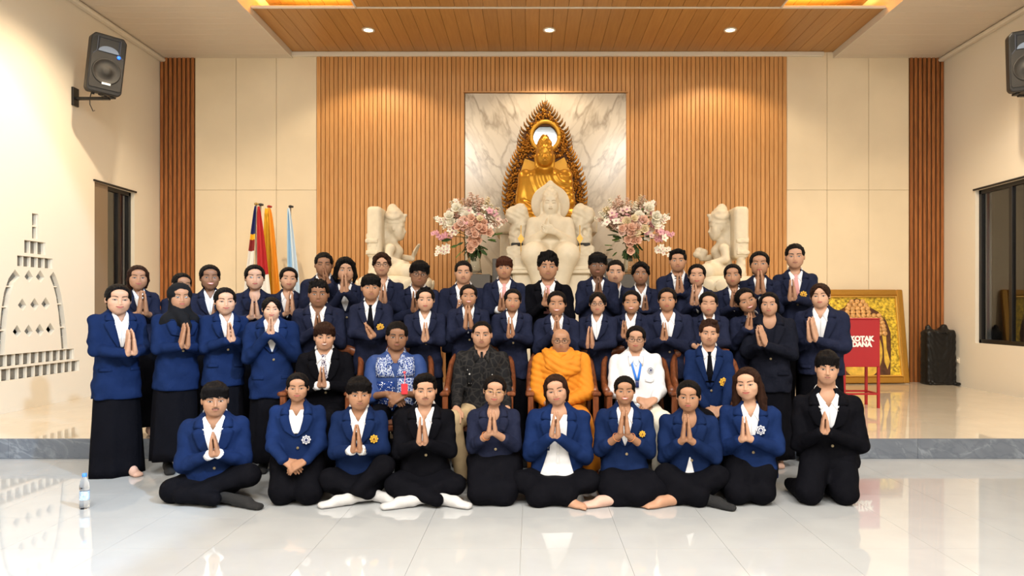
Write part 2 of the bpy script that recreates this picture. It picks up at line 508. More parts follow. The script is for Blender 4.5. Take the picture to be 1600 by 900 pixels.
for k, (a, b_) in enumerate(((727, 852.5), (852.5, 978))):
    MB().box(((bx(a)+bx(b_))/2, YB-.012, (ZP+bz(147))/2), (bx(b_)-bx(a)-.003, .045, bz(147)-ZP), bev=.001).build('marble_slab', M_MARBLE, wb)
MB().box(((bx(727)+bx(978))/2, YB-.035, bz(145.2)), (bx(980)-bx(725), .06, .02)).build('ledge', M_SLAT, wb)

# ------------------------------------------------------------------ side walls with real openings
def holed_wall(name, X, side, holes, thick=.16, zt=5.7, m=None):
    """Plaster wall in the plane x = X whose openings are cut through its thickness."""
    pts = [(YF, -.0), (YB, -.0), (YB, zt), (YF, zt)]; edges = [(i, (i+1) % 4) for i in range(4)]; loops = []
    for h in holes:
        n = len(pts); pts += list(h); edges += [(n+i, n+(i+1) % len(h)) for i in range(len(h))]; loops.append(h)
    vs, es, fs, *_ = delaunay_2d_cdt([Vector(p) for p in pts], edges, [], 1, 1e-5)
    def inside(c, poly):
        r = False; j = len(poly)-1
        for i in range(len(poly)):
            (xi, yi), (xj, yj) = poly[i], poly[j]
            if (yi > c[1]) != (yj > c[1]) and c[0] < (xj-xi)*(c[1]-yi)/(yj-yi)+xi: r = not r
            j = i
        return r
    b = MB(); F1 = []
    for f in fs:
        c = sum((vs[i] for i in f), Vector((0, 0)))/len(f)
        if not any(inside(c, h) for h in loops): F1.append(tuple(f))
    b.add([(X, v.x, v.y) for v in vs], F1)
    for h in loops:
        n = len(h); V = [(X, y, z) for y, z in h]+[(X+side*thick, y, z) for y, z in h]
        b.add(V, [(i, (i+1) % n, n+(i+1) % n, n+i) for i in range(n)])
    return b.build(name, m or M_WALL, kind='structure')
def Wl(zx, zy):      # left-wall point from the picture of the relief
    px, py = zx*.35533, 300+zy*.35556; Y = F*(-XL)/(CX-px); return (Y, CH-(py-CY)*Y/F)
def rectW(x0, y0, x1, y1):
    a = Wl(x0, y0); c = Wl(x1, y1); ym = (a[0], c[0]); return [(ym[0], c[1]), (ym[1], c[1]), (ym[1], a[1]), (ym[0], a[1])]
def lvl(zx, zy): return Wl(zx, zy)[1]
holes = []
sp_y0, sp_y1 = Wl(141, 0)[0], Wl(169, 0)[0]
z_sp_top, z_t2_top, z_t2_bot, z_t1_top, z_t1_bot = lvl(150, 94), lvl(150, 216), lvl(150, 277), lvl(150, 280), lvl(150, 331)
def rr(ya, yb_, za, zb): return [(ya, za), (yb_, za), (yb_, zb), (ya, zb)]
H_spire = rr(sp_y0, sp_y1, z_t2_top+.03, z_sp_top)
t2 = (Wl(107, 0)[0], Wl(201, 0)[0]); t1 = (Wl(76, 0)[0], Wl(232, 0)[0])
H_t2 = rr(t2[0], t2[1], z_t2_bot+.015, z_t2_top); H_t1 = rr(t1[0], t1[1], z_t1_bot, z_t1_top-.015)
H_ra = [Wl(*q) for q in ((219, 372), (235, 350), (247, 372), (258, 405), (270, 455), (279, 510), (288, 580), (293, 630), (297, 688), (271, 692), (265, 610), (257, 530), (247, 460), (234, 410))]
H_la = [Wl(*q) for q in ((88, 370), (62, 398), (46, 450), (36, 510), (29, 570), (24, 640), (20, 716), (-8, 718), (-4, 640), (2, 560), (8, 500), (18, 440), (38, 380), (66, 340))]
zb0, zb1, zb2 = lvl(160, 703), lvl(160, 757), lvl(160, 812)
b1 = (Wl(-40, 0)[0], Wl(326, 0)[0]); b2 = (Wl(-70, 0)[0], Wl(349, 0)[0])
H_b1 = rr(b1[0], b1[1], zb1+.012, zb0); H_b2 = rr(b2[0], b2[1], zb2, zb1-.012)
def dia(zx, zy, w_=19, h_=28): return [Wl(zx-w_, zy+2), Wl(zx+2, zy+h_), Wl(zx+w_, zy+4), Wl(zx, zy-h_)]
DIA = [(127, 370), (177, 371), (98, 495), (152, 493), (201, 490), (75, 612), (126, 610), (175, 607), (221, 602)]
H_d = [dia(*q) for q in DIA]
win_l = (9.81, 10.80, .86, 3.14); win_r = (8.2, 10.72, .86, 3.16)
H_wl = rr(win_l[0], win_l[1], win_l[2], win_l[3])
wl = holed_wall('wall_left', XL, -1, [H_spire, H_t2, H_t1, H_ra, H_la, H_b1, H_b2, H_wl]+H_d)
wr = holed_wall('wall_right', XR, 1, [rr(*win_r)])
# glazed blocks and thin mullions at the back of the pierced stupa relief
rel = wl
def relbox(name, ya, yb_, za, zb, m, x0=XL-.15, x1=XL-.055):
    o = MB().box(((x0+x1)/2-rel.location.x, (ya+yb_)/2-rel.location.y, (za+zb)/2-rel.location.z), (x1-x0, abs(yb_-ya), abs(zb-za)), bev=.003).build(name, m, rel); return o
def grid_rel(ya, yb_, za, zb, nu, nv):
    du, dv = (yb_-ya)/nu, (zb-za)/nv
    for i in range(nu):
        for j in range(nv): relbox('glass_block', ya+du*i+.008, ya+du*(i+1)-.008, za+dv*j+.008, za+dv*(j+1)-.008, M_GREY)
    for i in range(nu+1): relbox('mullion', ya+du*i-.008, ya+du*i+.008, za, zb, M_WALL, XL-.10, XL-.02)
    for j in range(1, nv): relbox('mullion', ya, yb_, za+dv*j-.008, za+dv*j+.008, M_WALL, XL-.10, XL-.018)
grid_rel(sp_y0, sp_y1, z_t2_top+.03, z_sp_top, 1, 2); grid_rel(t2[0], t2[1], z_t2_bot+.015, z_t2_top, 3, 1); grid_rel(t1[0], t1[1], z_t1_bot, z_t1_top-.015, 5, 1)
grid_rel(b1[0], b1[1], zb1+.012, zb0, 11, 1); grid_rel(b2[0], b2[1], zb2, zb1-.012, 12, 1)
for H in H_d+[H_ra, H_la]:
    ys = [q[0] for q in H]; zs = [q[1] for q in H]
    n_ = 1 if len(H) == 4 else 6
    for i in range(n_): relbox('glass_block', min(ys)-.02, max(ys)+.02, min(zs)+(max(zs)-min(zs))*i/n_+.005, min(zs)+(max(zs)-min(zs))*(i+1)/n_-.005, M_GREY)
for H in (H_ra, H_la):
    for a, c in ((2, 12), (4, 11), (6, 10)): 
        z = (H[a][1]+H[c][1])/2; relbox('mullion', min(H[a][0], H[c][0])-.05, max(H[a][0], H[c][0])+.05, z-.008, z+.008, M_WALL, XL-.10, XL-.02)

# windows: black metal frames, dark panes, a pale downpipe outside
M_PANE = mat('window_pane', (.9, .92, .93), .02, spec=.6, trans=1., ior=1.45)
M_PIPE = mat('pipe_white', (.62, .64, .66), .5)
def window(name, X, side, y0, y1, z0, z1, mull, blank=None):
    w_ = MB(); t = .06; xc = X+side*.09; d = .07
    for ya, yb_ in ((y0, y0+t), (y1-t, y1)): w_.box((xc, (ya+yb_)/2, (z0+z1)/2), (d, t, z1-z0), bev=.004)
    for za, zb in ((z0, z0+t), (z1-t, z1)): w_.box((xc, (y0+y1)/2, (za+zb)/2), (d, y1-y0, t), bev=.004)
    for m in mull: w_.box((xc, m, (z0+z1)/2), (d*.9, t*1.1, z1-z0), bev=.004)
    f = w_.build(name, M_BLACK, kind='structure')
    ed = [y0]+list(mull)+[y1]
    for a, c in zip(ed[:-1], ed[1:]): MB().box((xc, (a+c)/2, (z0+z1)/2), (.006, c-a-.02, z1-z0-.02)).build('pane', M_PANE, f)
    MB().box((X+side*.005-side*.012, (y0+y1)/2, z1+.012), (.03, y1-y0+.06, .024), bev=.003).build('window_head', M_BLACK, f)
    if blank: MB().box((X+side*.03, (blank[0]+blank[1])/2, (z0+z1)/2), (.02, blank[1]-blank[0], z1-z0)).build('window_reveal', mat('panel_taupe', (.22, .16, .105), .6), f)  # flat taupe panel added across the near part of the opening
    return f
window('window_1', XL, -1, win_l[0], win_l[1], win_l[2], win_l[3], [10.18, 10.50], (win_l[0], 10.15))
window('window_2', XR, 1, win_r[0], win_r[1], win_r[2], win_r[3], [9.0, 9.72, 10.02])
for nm, X, y in (('downpipe', XL-.5, 11.35), ('downpipe', XR+.45, 11.1)):
    b = MB(); b.tube([(0, 0, 0), (0, 0, 3.6)], .045, 12); o = b.build(nm, M_PIPE, None, True, label='white downpipe outside the %s window' % ('left' if X < 0 else 'right'), cat='pipe'); o.location = (X, y, .0)
MB().box((XL-1.6, 9.5, 1.6), (.1, 8, 4)).build('wall_outside_left', mat('outside_dark', (.03, .028, .03), .9), kind='structure')
MB().box((XR+1.6, 9.5, 1.6), (.1, 8, 4)).build('wall_outside_right', mat('outside_dark', (.03, .028, .03), .9), kind='structure')
MB().box(((XL+XR)/2, YF-.05, 3.1), (XR-XL+.4, .1, 6.6)).build('wall_front', M_WALL, kind='structure')

# ------------------------------------------------------------------ ceiling
ce = MB().box(((XL+XR)/2, (YF+YB)/2, ZH+.05), (XR-XL+.6, YB-YF+.4, .1)).build('ceiling', M_CEIL, kind='structure')
SX0, SX1 = bx(456), bx(1303)
for nm, xa, xb in (('trim_1', XL, SX0), ('trim_2', SX1, XR)):
    o = MB().box(((xa+xb)/2, (YF+YB)/2, ZS+.12), (xb-xa, YB-YF, .20)).build(nm, M_CEIL, kind='structure')
    n = 30; pb = MB().box((0, 0, 0), (xb-xa-.004, .196, .012), bev=.002).mesh('plank', M_CEIL)
    for i in range(n): obj('plank', pb, o).location = ((xa+xb)/2, YB-.1-.2*i, ZS+.012)
    xi = xb if nm == 'trim_1' else xa; sg = 1 if nm == 'trim_1' else -1
    MB().box((xi+sg*.008, (YF+YB)/2, ZS+.26), (.02, YB-YF, .52)).build('fascia', M_TRIM, o)
    xo = xa if nm == 'trim_1' else xb
    MB().box((xo+sg*.05, (YF+YB)/2, ZS-.03), (.10, YB-YF, .06), bev=.02).build('cornice', M_TRIM, o)
MB().box(((XL+XR)/2, YB-.025, 5.50), (SX1-SX0, .07, .075), bev=.01).build('trim_3', M_TRIM, kind='structure')
TX0, TX1, TY, PY = -2.42, 3.45, 8.1, 9.82
wc = MB().box(((SX0+SX1)/2, (PY+YB)/2, ZW+.022), (SX1-SX0-.04, YB-PY, .010)).build('ceiling_wood', M_GAP, kind='structure')
wt = MB().box(((TX0+TX1)/2, (TY+PY)/2, ZW+.022), (TX1-TX0, PY-TY, .010)).build('ceiling_wood_middle', M_GAP, kind='structure')
n = 44; pw = (SX1-SX0-.04)/n
pm = MB().box((0, 0, 0), (pw-.004, YB-PY-.03, .016), bev=.002).mesh('plank', M_PLANK)
for i in range(n): obj('plank', pm, wc).location = (SX0+.02+pw*(i+.5), (PY+YB)/2+.01, ZW+.008)
n = 30; pw = (TX1-TX0)/n; pm2 = MB().box((0, 0, 0), (pw-.004, PY-TY-.03, .016), bev=.002).mesh('plank', M_PLANK)
for i in range(n): obj('plank', pm2, wt).location = (TX0+pw*(i+.5), (TY+PY)/2-.01, ZW+.008)
MB().box(((SX0+SX1)/2, PY, ZW+.008), (SX1-SX0-.04, .035, .036), bev=.005).build('trim_4', M_TRIM, kind='structure')
MB().box(((TX0+TX1)/2, TY-.02, (ZW+ZH)/2), (TX1-TX0, .03, ZH-ZW)).build('trim_5', M_TRIM, kind='structure')
for i, (xa, xb, xe) in enumerate(((SX0, TX0, TX0), (TX1, SX1, TX1))):
    o = MB().box(((xa+xb)/2, (TY+10.9)/2, 5.90), (xb-xa, 10.9-TY, .03)).build('ceiling_cove_%d' % (i+1), M_GAP, kind='structure')
    n = 7; q = MB().box((0, 0, 0), ((xb-xa)/n-.006, 10.9-TY, .016), bev=.002).mesh('plank', M_PLANK)
    for k in range(n): obj('plank', q, o).location = (xa+(xb-xa)/n*(k+.5), (TY+10.9)/2, 5.875)
    MB().box((xe, (TY+PY)/2, ZW+.17), (.025, PY-TY, .36)).build('fascia', M_TRIM, o)
    MB().box(((xa+xb)/2, TY, (5.9+ZH)/2), (xb-xa, .03, ZH-5.9)).build('fascia', M_TRIM, o)
M_GLOW = mat('lamp_glow', (1, .80, .50), .5, emit=14)
for i, (x, y) in enumerate(DOWNLIGHTS):
    t = empty('downlight', (x, y, ZW), 'round recessed downlight in the wooden ceiling, '+('leftmost of three', 'middle of three', 'rightmost of three')[i], 'lamp', 'altar downlights')
    b = MB(); b.lathe((0, 0, 0), [(.095, .0), (.095, -.012), (.070, -.014), (.066, -.004)], 24); b.build('ring', M_TRIM, t, True)
    b = MB(); b.lathe((0, 0, 0), [(.066, -.004), (.050, -.0065), (.001, -.0075)], 20); b.build('lens', M_GLOW, t, True)

# ------------------------------------------------------------------ loudspeakers
def speaker(px, py, Y, yaw, tilt, roll, side, label):
    c = P(px, py, Y); t = empty('loudspeaker', tuple(c), label, 'speaker', 'wall loudspeakers')
    t.rotation_euler = (tilt, roll, yaw)
    w_, h_, d_ = .40, .74, .34
    body = mat('speaker_plastic', (.011, .0105, .011), .42, bump=.06, bscale=200); grille = mat('speaker_grille', (.015, .014, .0135), .5, bump=.3, bscale=420)
    grey = mat('speaker_horn', (.045, .052, .075), .35)
    bm_ = MB(); R0 = [(-w_/2+.03, -h_/2), (w_/2-.03, -h_/2), (w_/2, -h_/2+.04), (w_/2, h_/2-.05), (w_/2-.04, h_/2), (-w_/2+.04, h_/2), (-w_/2, h_/2-.05), (-w_/2, -h_/2+.04)]
    k = len(R0); V = [(u, -d_/2, v) for u, v in R0]+[(u, .02, v) for u, v in R0]+[(u*.72, d_/2, v*.9) for u, v in R0]
    Fq = [(i, (i+1) % k, k+(i+1) % k, k+i) for i in range(k)]+[(k+i, k+(i+1) % k, 2*k+(i+1) % k, 2*k+i) for i in range(k)]+[tuple(range(k))[::-1], tuple(range(2*k, 3*k))]
    bm_.add(V, Fq); o = bm_.build('cabinet', body, t); m_ = o.modifiers.new('b', 'BEVEL'); m_.width = .016; m_.segments = 2
    y = -d_/2
    # woofer behind a rounded grille
    b = MB(); b.prism([(u, v) for u, v in ((-.17, -.31), (.17, -.31), (.18, -.28), (.18, .08), (.13, .14), (-.13, .14), (-.18, .08), (-.18, -.28))], y-.012, y+.01); b.build('grille', grille, t)
    b = MB(); b.lathe((0, y-.012, -.09), [(.165, .0), (.162, -.006), (.150, -.010), (.146, -.005), (.06, -.006), (.055, -.012), (.02, -.016)], 36, axis='y'); b.build('woofer_ring', grille, t, True)
    # horn: a sunk flare with a domed lip
    b = MB(); o_ = [(-.115, .16), (.115, .16), (.115, .32), (-.115, .32)]; i_ = [(-.03, .215), (.03, .215), (.03, .275), (-.03, .275)]
    b.add([(u, y-.010, v) for u, v in o_]+[(u, y+.09, v) for u, v in i_], [(i, (i+1) % 4, 4+(i+1) % 4, 4+i) for i in range(4)]+[(4, 5, 6, 7)]); b.build('horn', grey, t)
    b = MB(); b.prism([(.115*math.cos(a), .15+.075*math.sin(a)) for a in np.linspace(0, PI, 15)], y-.022, y-.008); b.build('horn_lip', mat('speaker_lip', (.13, .17, .25), .3), t)
    for sg in (-1, 1):
        b = MB(); b.prism([(sg*.135, .155), (sg*.165, .12), (sg*.182, .17), (sg*.178, .29), (sg*.155, .325), (sg*.135, .325)][::sg], y-.006, y+.004); b.build('port', mat('port_black', (.004, .004, .004), .6), t)
        b = MB(); b.tube([(sg*.128, y-.010, .33), (sg*.128, y-.010, .15), (sg*.168, y-.010, .10)], .006, 6); b.build('front_rib', grey, t)
    b = MB(); b.ball((.118, y-.022, .118), (.022, .010, .022), 12, 8); b.build('power_light', mat('led_blue', (.02, .14, .95), .3, emit=1.6), t, True)
    b = MB(); b.box((.01, y-.020, -.245), (.10, .006, .026), bev=.002); b.build('nameplate', mat('plate_pale', (.75, .76, .78), .4), t)
    for x in (-.10, .04, .12):
        b = MB(); b.tube([(x, -.05, -h_/2), (x, -.05, -h_/2-.025)], .018, 10); b.build('rubber_foot', body, t)
    Rw = rotz(yaw) @ roty(roll) @ rotx(tilt); Ri = Rw.T; wv = lambda *q: Ri @ np.array(q)      # the bracket keeps to the wall's own axes
    dx = (XL-c[0]) if side > 0 else (XR-c[0]); br = MB()
    br.box(wv(dx+side*.015, .12, -.37), (.03, .12, .24), R=Ri, bev=.004); br.box(wv(dx*.5, .12, -.39), (abs(dx), .05, .035), R=Ri, bev=.004); br.box(wv(0, .06, -.375), (.12, .20, .03), R=Ri, bev=.004)
    br.build('bracket', M_BLACK, t)
    b = MB(); b.tube([(-.10*side, .05, -.35), (-.11*side, .06, -.45), (-.10*side, .07, -.52), (-.06*side, .05, -.60), (-.04*side, .06, -.585)], .006, 6); b.build('cable', M_BLACK, t, True)
    return t
speaker(163, 103, 9.25, math.radians(42), math.radians(9), math.radians(4), 1, 'black loudspeaker with blue light on the left wall bracket')
speaker(1601, 97, 9.05, math.radians(-24), math.radians(9), math.radians(-3), -1, 'black loudspeaker on the right wall cut by the picture edge')

# ------------------------------------------------------------------ things along the back wall
def text_mesh(name, body, size, m, ext=.003, bold=.004):
    cu = bpy.data.curves.new(name, 'FONT'); cu.body = body; cu.size = size; cu.extrude = ext; cu.offset = bold; cu.align_x = 'CENTER'; cu.align_y = 'CENTER'; cu.space_line = .82
    tmp = bpy.data.objects.new(name, cu); COL.objects.link(tmp)
    me = bpy.data.meshes.new_from_object(tmp.evaluated_get(bpy.context.evaluated_depsgraph_get()))
    bpy.data.objects.remove(tmp); me.materials.clear(); me.materials.append(m); return me
M_RED = mat('box_red', (.37, .010, .017), .40)
c = P(1346.5, 536.5, 8.55); db = empty('donation_box', (c[0], 8.55+.17, ZP), 'red donation box on four legs lettered in white before the gilt painting', 'box')
w_, d_ = .44, .34; zt, zb_ = 1.255, .68
MB().box((0, 0, (zt+zb_)/2-ZP), (w_, d_, zt-zb_), bev=.006).build('cabinet', M_RED, db)
MB().box((0, 0, zt-ZP+.006), (w_+.015, d_+.015, .014), bev=.003).build('lid', M_RED, db)
MB().box((0, 0, zt-ZP+.0135), (.16, .015, .003)).build('coin_slot', M_BLACK, db)
for sx in (-1, 1):
    for sy in (-1, 1): MB().box((sx*(w_/2-.014), sy*(d_/2-.014), (zb_-ZP)/2), (.028, .028, zb_-ZP)).build('leg', M_RED, db)
    MB().box((sx*(w_/2-.014), 0, .17), (.022, d_-.056, .022)).build('rail', M_RED, db)
for sy in (-1, 1): MB().box((0, sy*(d_/2-.014), .17), (w_-.056, .022, .022)).build('rail', M_RED, db)
o = obj('lettering', text_mesh('lettering', 'KOTAK\nDANA', .082, mat('letter_white', (.85, .83, .78), .5), .002, .005), db); o.location = (.0, -d_/2-.003, c[2]+.02-ZP); o.rotation_euler = (PI/2, 0, 0); o['label'] = 'white lettering reading KOTAK DANA'

# gilt-framed picture of a curled golden head leaning on the wall
pt = empty('framed_painting', (bx(1342)*.985, 11.24, ZP+.012), 'large gilt-framed painting of a golden head with curls leaning on the back wall', 'painting')
pt.rotation_euler = (math.radians(-8), 0, math.radians(3))
W_, H_ = 1.52, 1.50
M_FR = mat('frame_gilt', (.46, .23, .035), .38, metal=.6, bump=.5, bscale=90)
for a, s in (((-W_/2+.05, 0, H_/2), (.10, .06, H_)), ((W_/2-.05, 0, H_/2), (.10, .06, H_)), ((0, 0, .05), (W_-.2, .06, .10)), ((0, 0, H_-.05), (W_-.2, .06, .10))):
    MB().box(a, s, bev=.014).build('frame_rail', M_FR, pt)
for a, s in (((-W_/2+.115, -.01, H_/2), (.025, .05, H_-.2)), ((W_/2-.115, -.01, H_/2), (.025, .05, H_-.2)), ((0, -.01, .115), (W_-.22, .05, .025)), ((0, -.01, H_-.115), (W_-.22, .05, .025))):
    MB().box(a, s, bev=.008).build('frame_fillet', mat('gilt_bright', (.80, .50, .12), .3, metal=.7), pt)
M_CAN = pattern_mat0 = mat('canvas_gold', (.62, .40, .035), .5, bump=.5, bscale=45, var=.75, vscale=26)
MB().box((0, .012, H_/2), (W_-.2, .02, H_-.2)).build('canvas', M_CAN, pt)
def disc(u0, v0, rx, rz, m, y, name, k=28, sup=2.):
    poly = [(u0+rx*math.copysign(abs(math.cos(t))**(2/sup), math.cos(t)), v0+rz*math.copysign(abs(math.sin(t))**(2/sup), math.sin(t))) for t in np.linspace(0, 2*PI, k+1)[:-1]]
    return MB().prism(poly, y-.003, y).build(name, m, pt)
M_SHB = mat('paint_umber', (.085, .030, .012), .6, var=.4, vscale=14); M_FACE = mat('paint_gold', (.66, .42, .06), .45, var=.35, vscale=9)
pol = [(-.46, .12), (-.50, .5), (-.52, .80), (-.46, 1.0), (-.34, 1.14), (-.20, 1.22), (-.12, 1.32), (0, 1.36), (.12, 1.32), (.20, 1.22), (.34, 1.14), (.46, 1.0), (.52, .80), (.50, .5), (.46, .12)]
MB().prism(pol, -.004, .0).build('painted_silhouette', M_SHB, pt)  # dark-brown silhouette of the head, part of the picture itself
disc(0, .52, .36, .46, M_FACE, -.004, 'painted_face'); 
for sg in (-1, 1):
    MB().prism([(sg*.37, .82), (sg*.44, .78), (sg*.43, .55), (sg*.47, .34), (sg*.42, .22), (sg*.38, .34), (sg*.385, .6)][::sg], -.008, -.004).build('painted_ear', M_FACE, pt)
curl = MB(); curl.lathe((0, 0, 0), [(.044, 0), (.040, -.018), (.024, -.028), (.004, -.030)], 12, axis='y'); cm_ = curl.mesh('painted_curl', mat('paint_curl', (.62, .34, .12), .4, var=.4, vscale=30), True)
for r_ in range(10):
    z = .79+.057*r_; hw_ = .46*math.sqrt(max(0, 1-((z-.72)/.66)**2)) if z < 1.12 else .22*math.sqrt(max(0.02, 1-((z-1.10)/.26)**2))
    n = max(1, int(hw_*2/.080))
    for i in range(n):
        u = (-hw_+2*hw_*(i+.5)/n); o = obj('painted_curl', cm_, pt); o.location = (u, -.004, z)
# black wrapped bundle
bc = P(1471, 597, 11.22); bag = empty('wrapped_bundle', (bc[0], 11.22, ZP), 'black plastic-wrapped bundle tied at the top before the right slatted strip', 'bag')
s = SDF(.08); x0 = bc[0]-.05
s.box((x0, 11.22, ZP+.42), (.235, .12, .44), rnd=.06); s.cone((x0-.15, 11.2, ZP+.82), (x0-.18, 11.2, ZP+.905), .06, .035, k=.05); s.cone((x0+.05, 11.2, ZP+.83), (x0+.08, 11.2, ZP+.90), .07, .05, k=.05)
s.box((x0+.02, 11.20, ZP+.02), (.25, .14, .022), rnd=.015, k=.02)
s.disp = lambda p_: (.007*np.sin(31*p_[..., 2]+9*np.sin(11*p_[..., 0]))*np.sin(19*p_[..., 0]+5*np.sin(7*p_[..., 2]))).astype(np.float32)
v, f = s.mesh(.016); obj('wrapping', mesh_from('wrapping', v-np.array(bag.location), f, mat('plastic_black', (.008, .0075, .0075), .36, spec=.3, bump=.25, bscale=14)), bag)
b = MB(); b.tube([(-.06, -.13, .80), (-.02, -.14, .83), (.03, -.13, .80)], .010, 6); b.build('knot', mat('plastic_black', (0, 0, 0)), bag, True)
# wall socket
yo = F*XR/(1497-CX); so = empty('wall_socket', (XR-.008, yo, CH-(563-CY)*yo/F), 'white wall socket beside the black bundle', 'socket')
MB().box((0, 0, 0), (.016, .09, .09), bev=.006).build('plate', M_TRIM, so); b = MB(); b.tube([(-.008, 0, 0), (-.022, 0, 0)], .026, 14); b.build('outlet', M_TRIM, so)

# flags
def flag(px, pyt, Y, strips, label, w0, w1, length, drift, seed, finial):
    c = P(px, pyt, Y); t = empty('flag', (c[0], Y, ZP), label, 'flag', 'flags on poles')
    zt_ = c[2]-ZP
    b = MB(); b.tube([(0, .02, .04), (drift*.1, .02, zt_)], .013, 10); b.build('pole', mat('pole_steel', (.42, .38, .32), .35, metal=.6), t, True)
    b = MB(); b.lathe((0, .02, 0), [(.17, .0), (.17, .03), (.05, .06), (.02, .12)], 20); b.build('pole_base', M_BLACK, t, True)
    b = MB(); b.ball((drift*.1, .02, zt_+.015), (.03, .03, .022), 10, 6); b.ball((drift*.1+.03, .02, zt_+.012), (.018, .018, .018), 8, 5); b.build('finial', mat('finial_'+finial, {'gold': (.35, .22, .06), 'red': (.35, .03, .03), 'dark': (.04, .035, .03)}[finial], .4, metal=.3), t, True)
    for k, (u0, u1, bands) in enumerate(strips):
        b = MB(); nu, nv = 14, 26; V = []; r = random.Random(seed+k); ph = r.uniform(0, 6); mats_ = []; mi = []
        for j in range(nv+1):
            q = j/nv
            for i in range(nu+1):
                u = u0+(u1-u0)*i/nu; wd = w0+(w1-w0)*q**.7
                x = drift*q+wd*(u-.25); y = -.03-.035*math.sin(u*17+ph+q*1.2)*(.35+q)-.02*k
                V.append((x, y, zt_-.02-length*q-.03*abs(u-.3)*math.sin(u*9)))
        fcs = []
        for j in range(nv):
            for i in range(nu):
                fcs.append((j*(nu+1)+i, j*(nu+1)+i+1, (j+1)*(nu+1)+i+1, (j+1)*(nu+1)+i))
                q = (j+.5)/nv; mi.append(next(n_ for n_, (lim, cc) in enumerate(bands) if q <= lim))
        ms = [mat('flag_'+cc, {'red': (.40, .012, .016), 'white': (.74, .72, .68), 'yellow': (.80, .44, .02), 'blue': (.012, .02, .12), 'sky': (.32, .52, .72), 'orange': (.75, .30, .02), 'maroon': (.24, .02, .02), 'pale': (.55, .66, .76)}[cc], .7, bump=.05, bscale=150) for lim, cc in bands]
        me = mesh_from('cloth', V, fcs, ms, True, mi); o = obj('cloth', me, t); md = o.modifiers.new('t', 'SOLIDIFY'); md.thickness = .004
    return t
flag(401, 320, 10.7, [(0, .40, [(.18, 'blue'), (.245, 'yellow'), (.30, 'maroon'), (1., 'white')])], 'flag striped dark blue, yellow and maroon over white, on the left of the flag group', .06, .42, 2.2, -.16, 3, 'gold')
flag(405, 321, 10.6, [(0, .62, [(.47, 'red'), (1., 'white')])], 'red and white flag hanging in folds on its pole', .05, .46, 2.2, .12, 9, 'dark')
flag(419, 324, 10.8, [(-.1, .55, [(1., 'yellow')]), (.4, .9, [(1., 'orange')])], 'yellow and orange flag with a red finial', .10, .36, 2.1, .05, 5, 'red')
flag(452, 324, 10.7, [(0, .5, [(1., 'sky')]), (.4, .8, [(1., 'pale')])], 'pale blue flag on the right of the flag group', .04, .34, 2.1, .10, 14, 'dark')

# water bottle on the floor
bt = empty('water_bottle', (P(132, 795, 4.94)[0], 4.94, 0), 'clear plastic water bottle with blue cap standing on the floor at left', 'bottle')
b = MB(); b.lathe((0, 0, 0), [(.026, .0), (.031, .006), (.031, .05), (.029, .055), (.031, .06), (.031, .125), (.028, .132), (.031, .139), (.031, .165), (.026, .19), (.014, .215), (.012, .222)], 24)
b.build('bottle_body', mat('plastic_clear', (.93, .96, 1), .05, trans=1., ior=1.2, spec=.5), bt, True)
b = MB(); b.lathe((0, 0, 0), [(.0316, .062), (.0318, .066), (.0318, .118), (.0316, .122)], 24); b.build('bottle_label', mat('label_blue', (.42, .55, .78), .4, var=.4, vscale=60), bt, True)
b = MB(); b.lathe((0, 0, 0), [(.0145, .222), (.015, .226), (.015, .243), (.013, .245)], 18); b.build('cap', mat('cap_blue', (.06, .24, .80), .4), bt, True)

# ------------------------------------------------------------------ chairs of the seated row
def chair(x, y, n_):
    t = empty('armchair', (x, y, 0), n_, 'chair', 'wooden armchairs of the seated row')
    MB().box((0, 0, .415), (.50, .48, .05), bev=.012).build('seat', M_CHAIR, t)
    MB().box((0, -.01, .455), (.46, .44, .05), bev=.02).build('cushion', mat('cushion_brown', (.16, .06, .03), .8), t)
    for sx in (-1, 1):
        MB().box((sx*.265, -.22, .34), (.045, .045, .68), bev=.006).build('leg', M_CHAIR, t)
        b = MB(); b.tube([(sx*.24, .24, 0), (sx*.24, .22, .45), (sx*.235, .26, .80), (sx*.225, .31, 1.0)], [.024, .026, .024, .02], 8); b.build('leg', M_CHAIR, t, True)
        MB().box((sx*.27, -.17, .695), (.072, .17, .035), bev=.010).build('armrest', M_CHAIR, t)
        b = MB(); b.tube([(sx*.27, -.10, .69), (sx*.275, .02, .715), (sx*.275, .13, .79), (sx*.262, .22, .91), (sx*.235, .29, .97)], [.030, .030, .028, .026, .022], 8, flat=1.5); b.build('arm_curve', M_CHAIR, t, True)
    b = MB(); b.tube([(-.235, .29, .99), (-.12, .34, 1.02), (0, .35, 1.03), (.12, .34, 1.02), (.235, .29, .99)], .03, 8, flat=1.4); b.build('top_rail', M_CHAIR, t, True)
    for x_ in (-.14, -.07, 0, .07, .14):
        b = MB(); b.tube([(x_, .235, .44), (x_, .26, .72), (x_, .335, 1.0)], [.014, .012, .014], 6, flat=2.); b.build('spindle', M_CHAIR, t, True)
    return t
for px, y, who in ((507, 6.02, 'smiling black-suited young man'), (620, 6.02, 'batik-shirted man'), (750, 6.02, 'man in the black batik shirt'), (878, 6.02, 'bald monk'), (996, 6.02, 'white-shirted woman'), (1108, 5.95, 'curly-haired young man')):
    chair(P(px, 480, y)[0], y-.02, 'dark wooden armchair under the '+who)

# ------------------------------------------------------------------ statues on the altar
def st_obj(s, h, name, m, root):
    v, f = s.mesh(h); return obj(name, mesh_from(name, v-np.array(root.location), f, m), root)
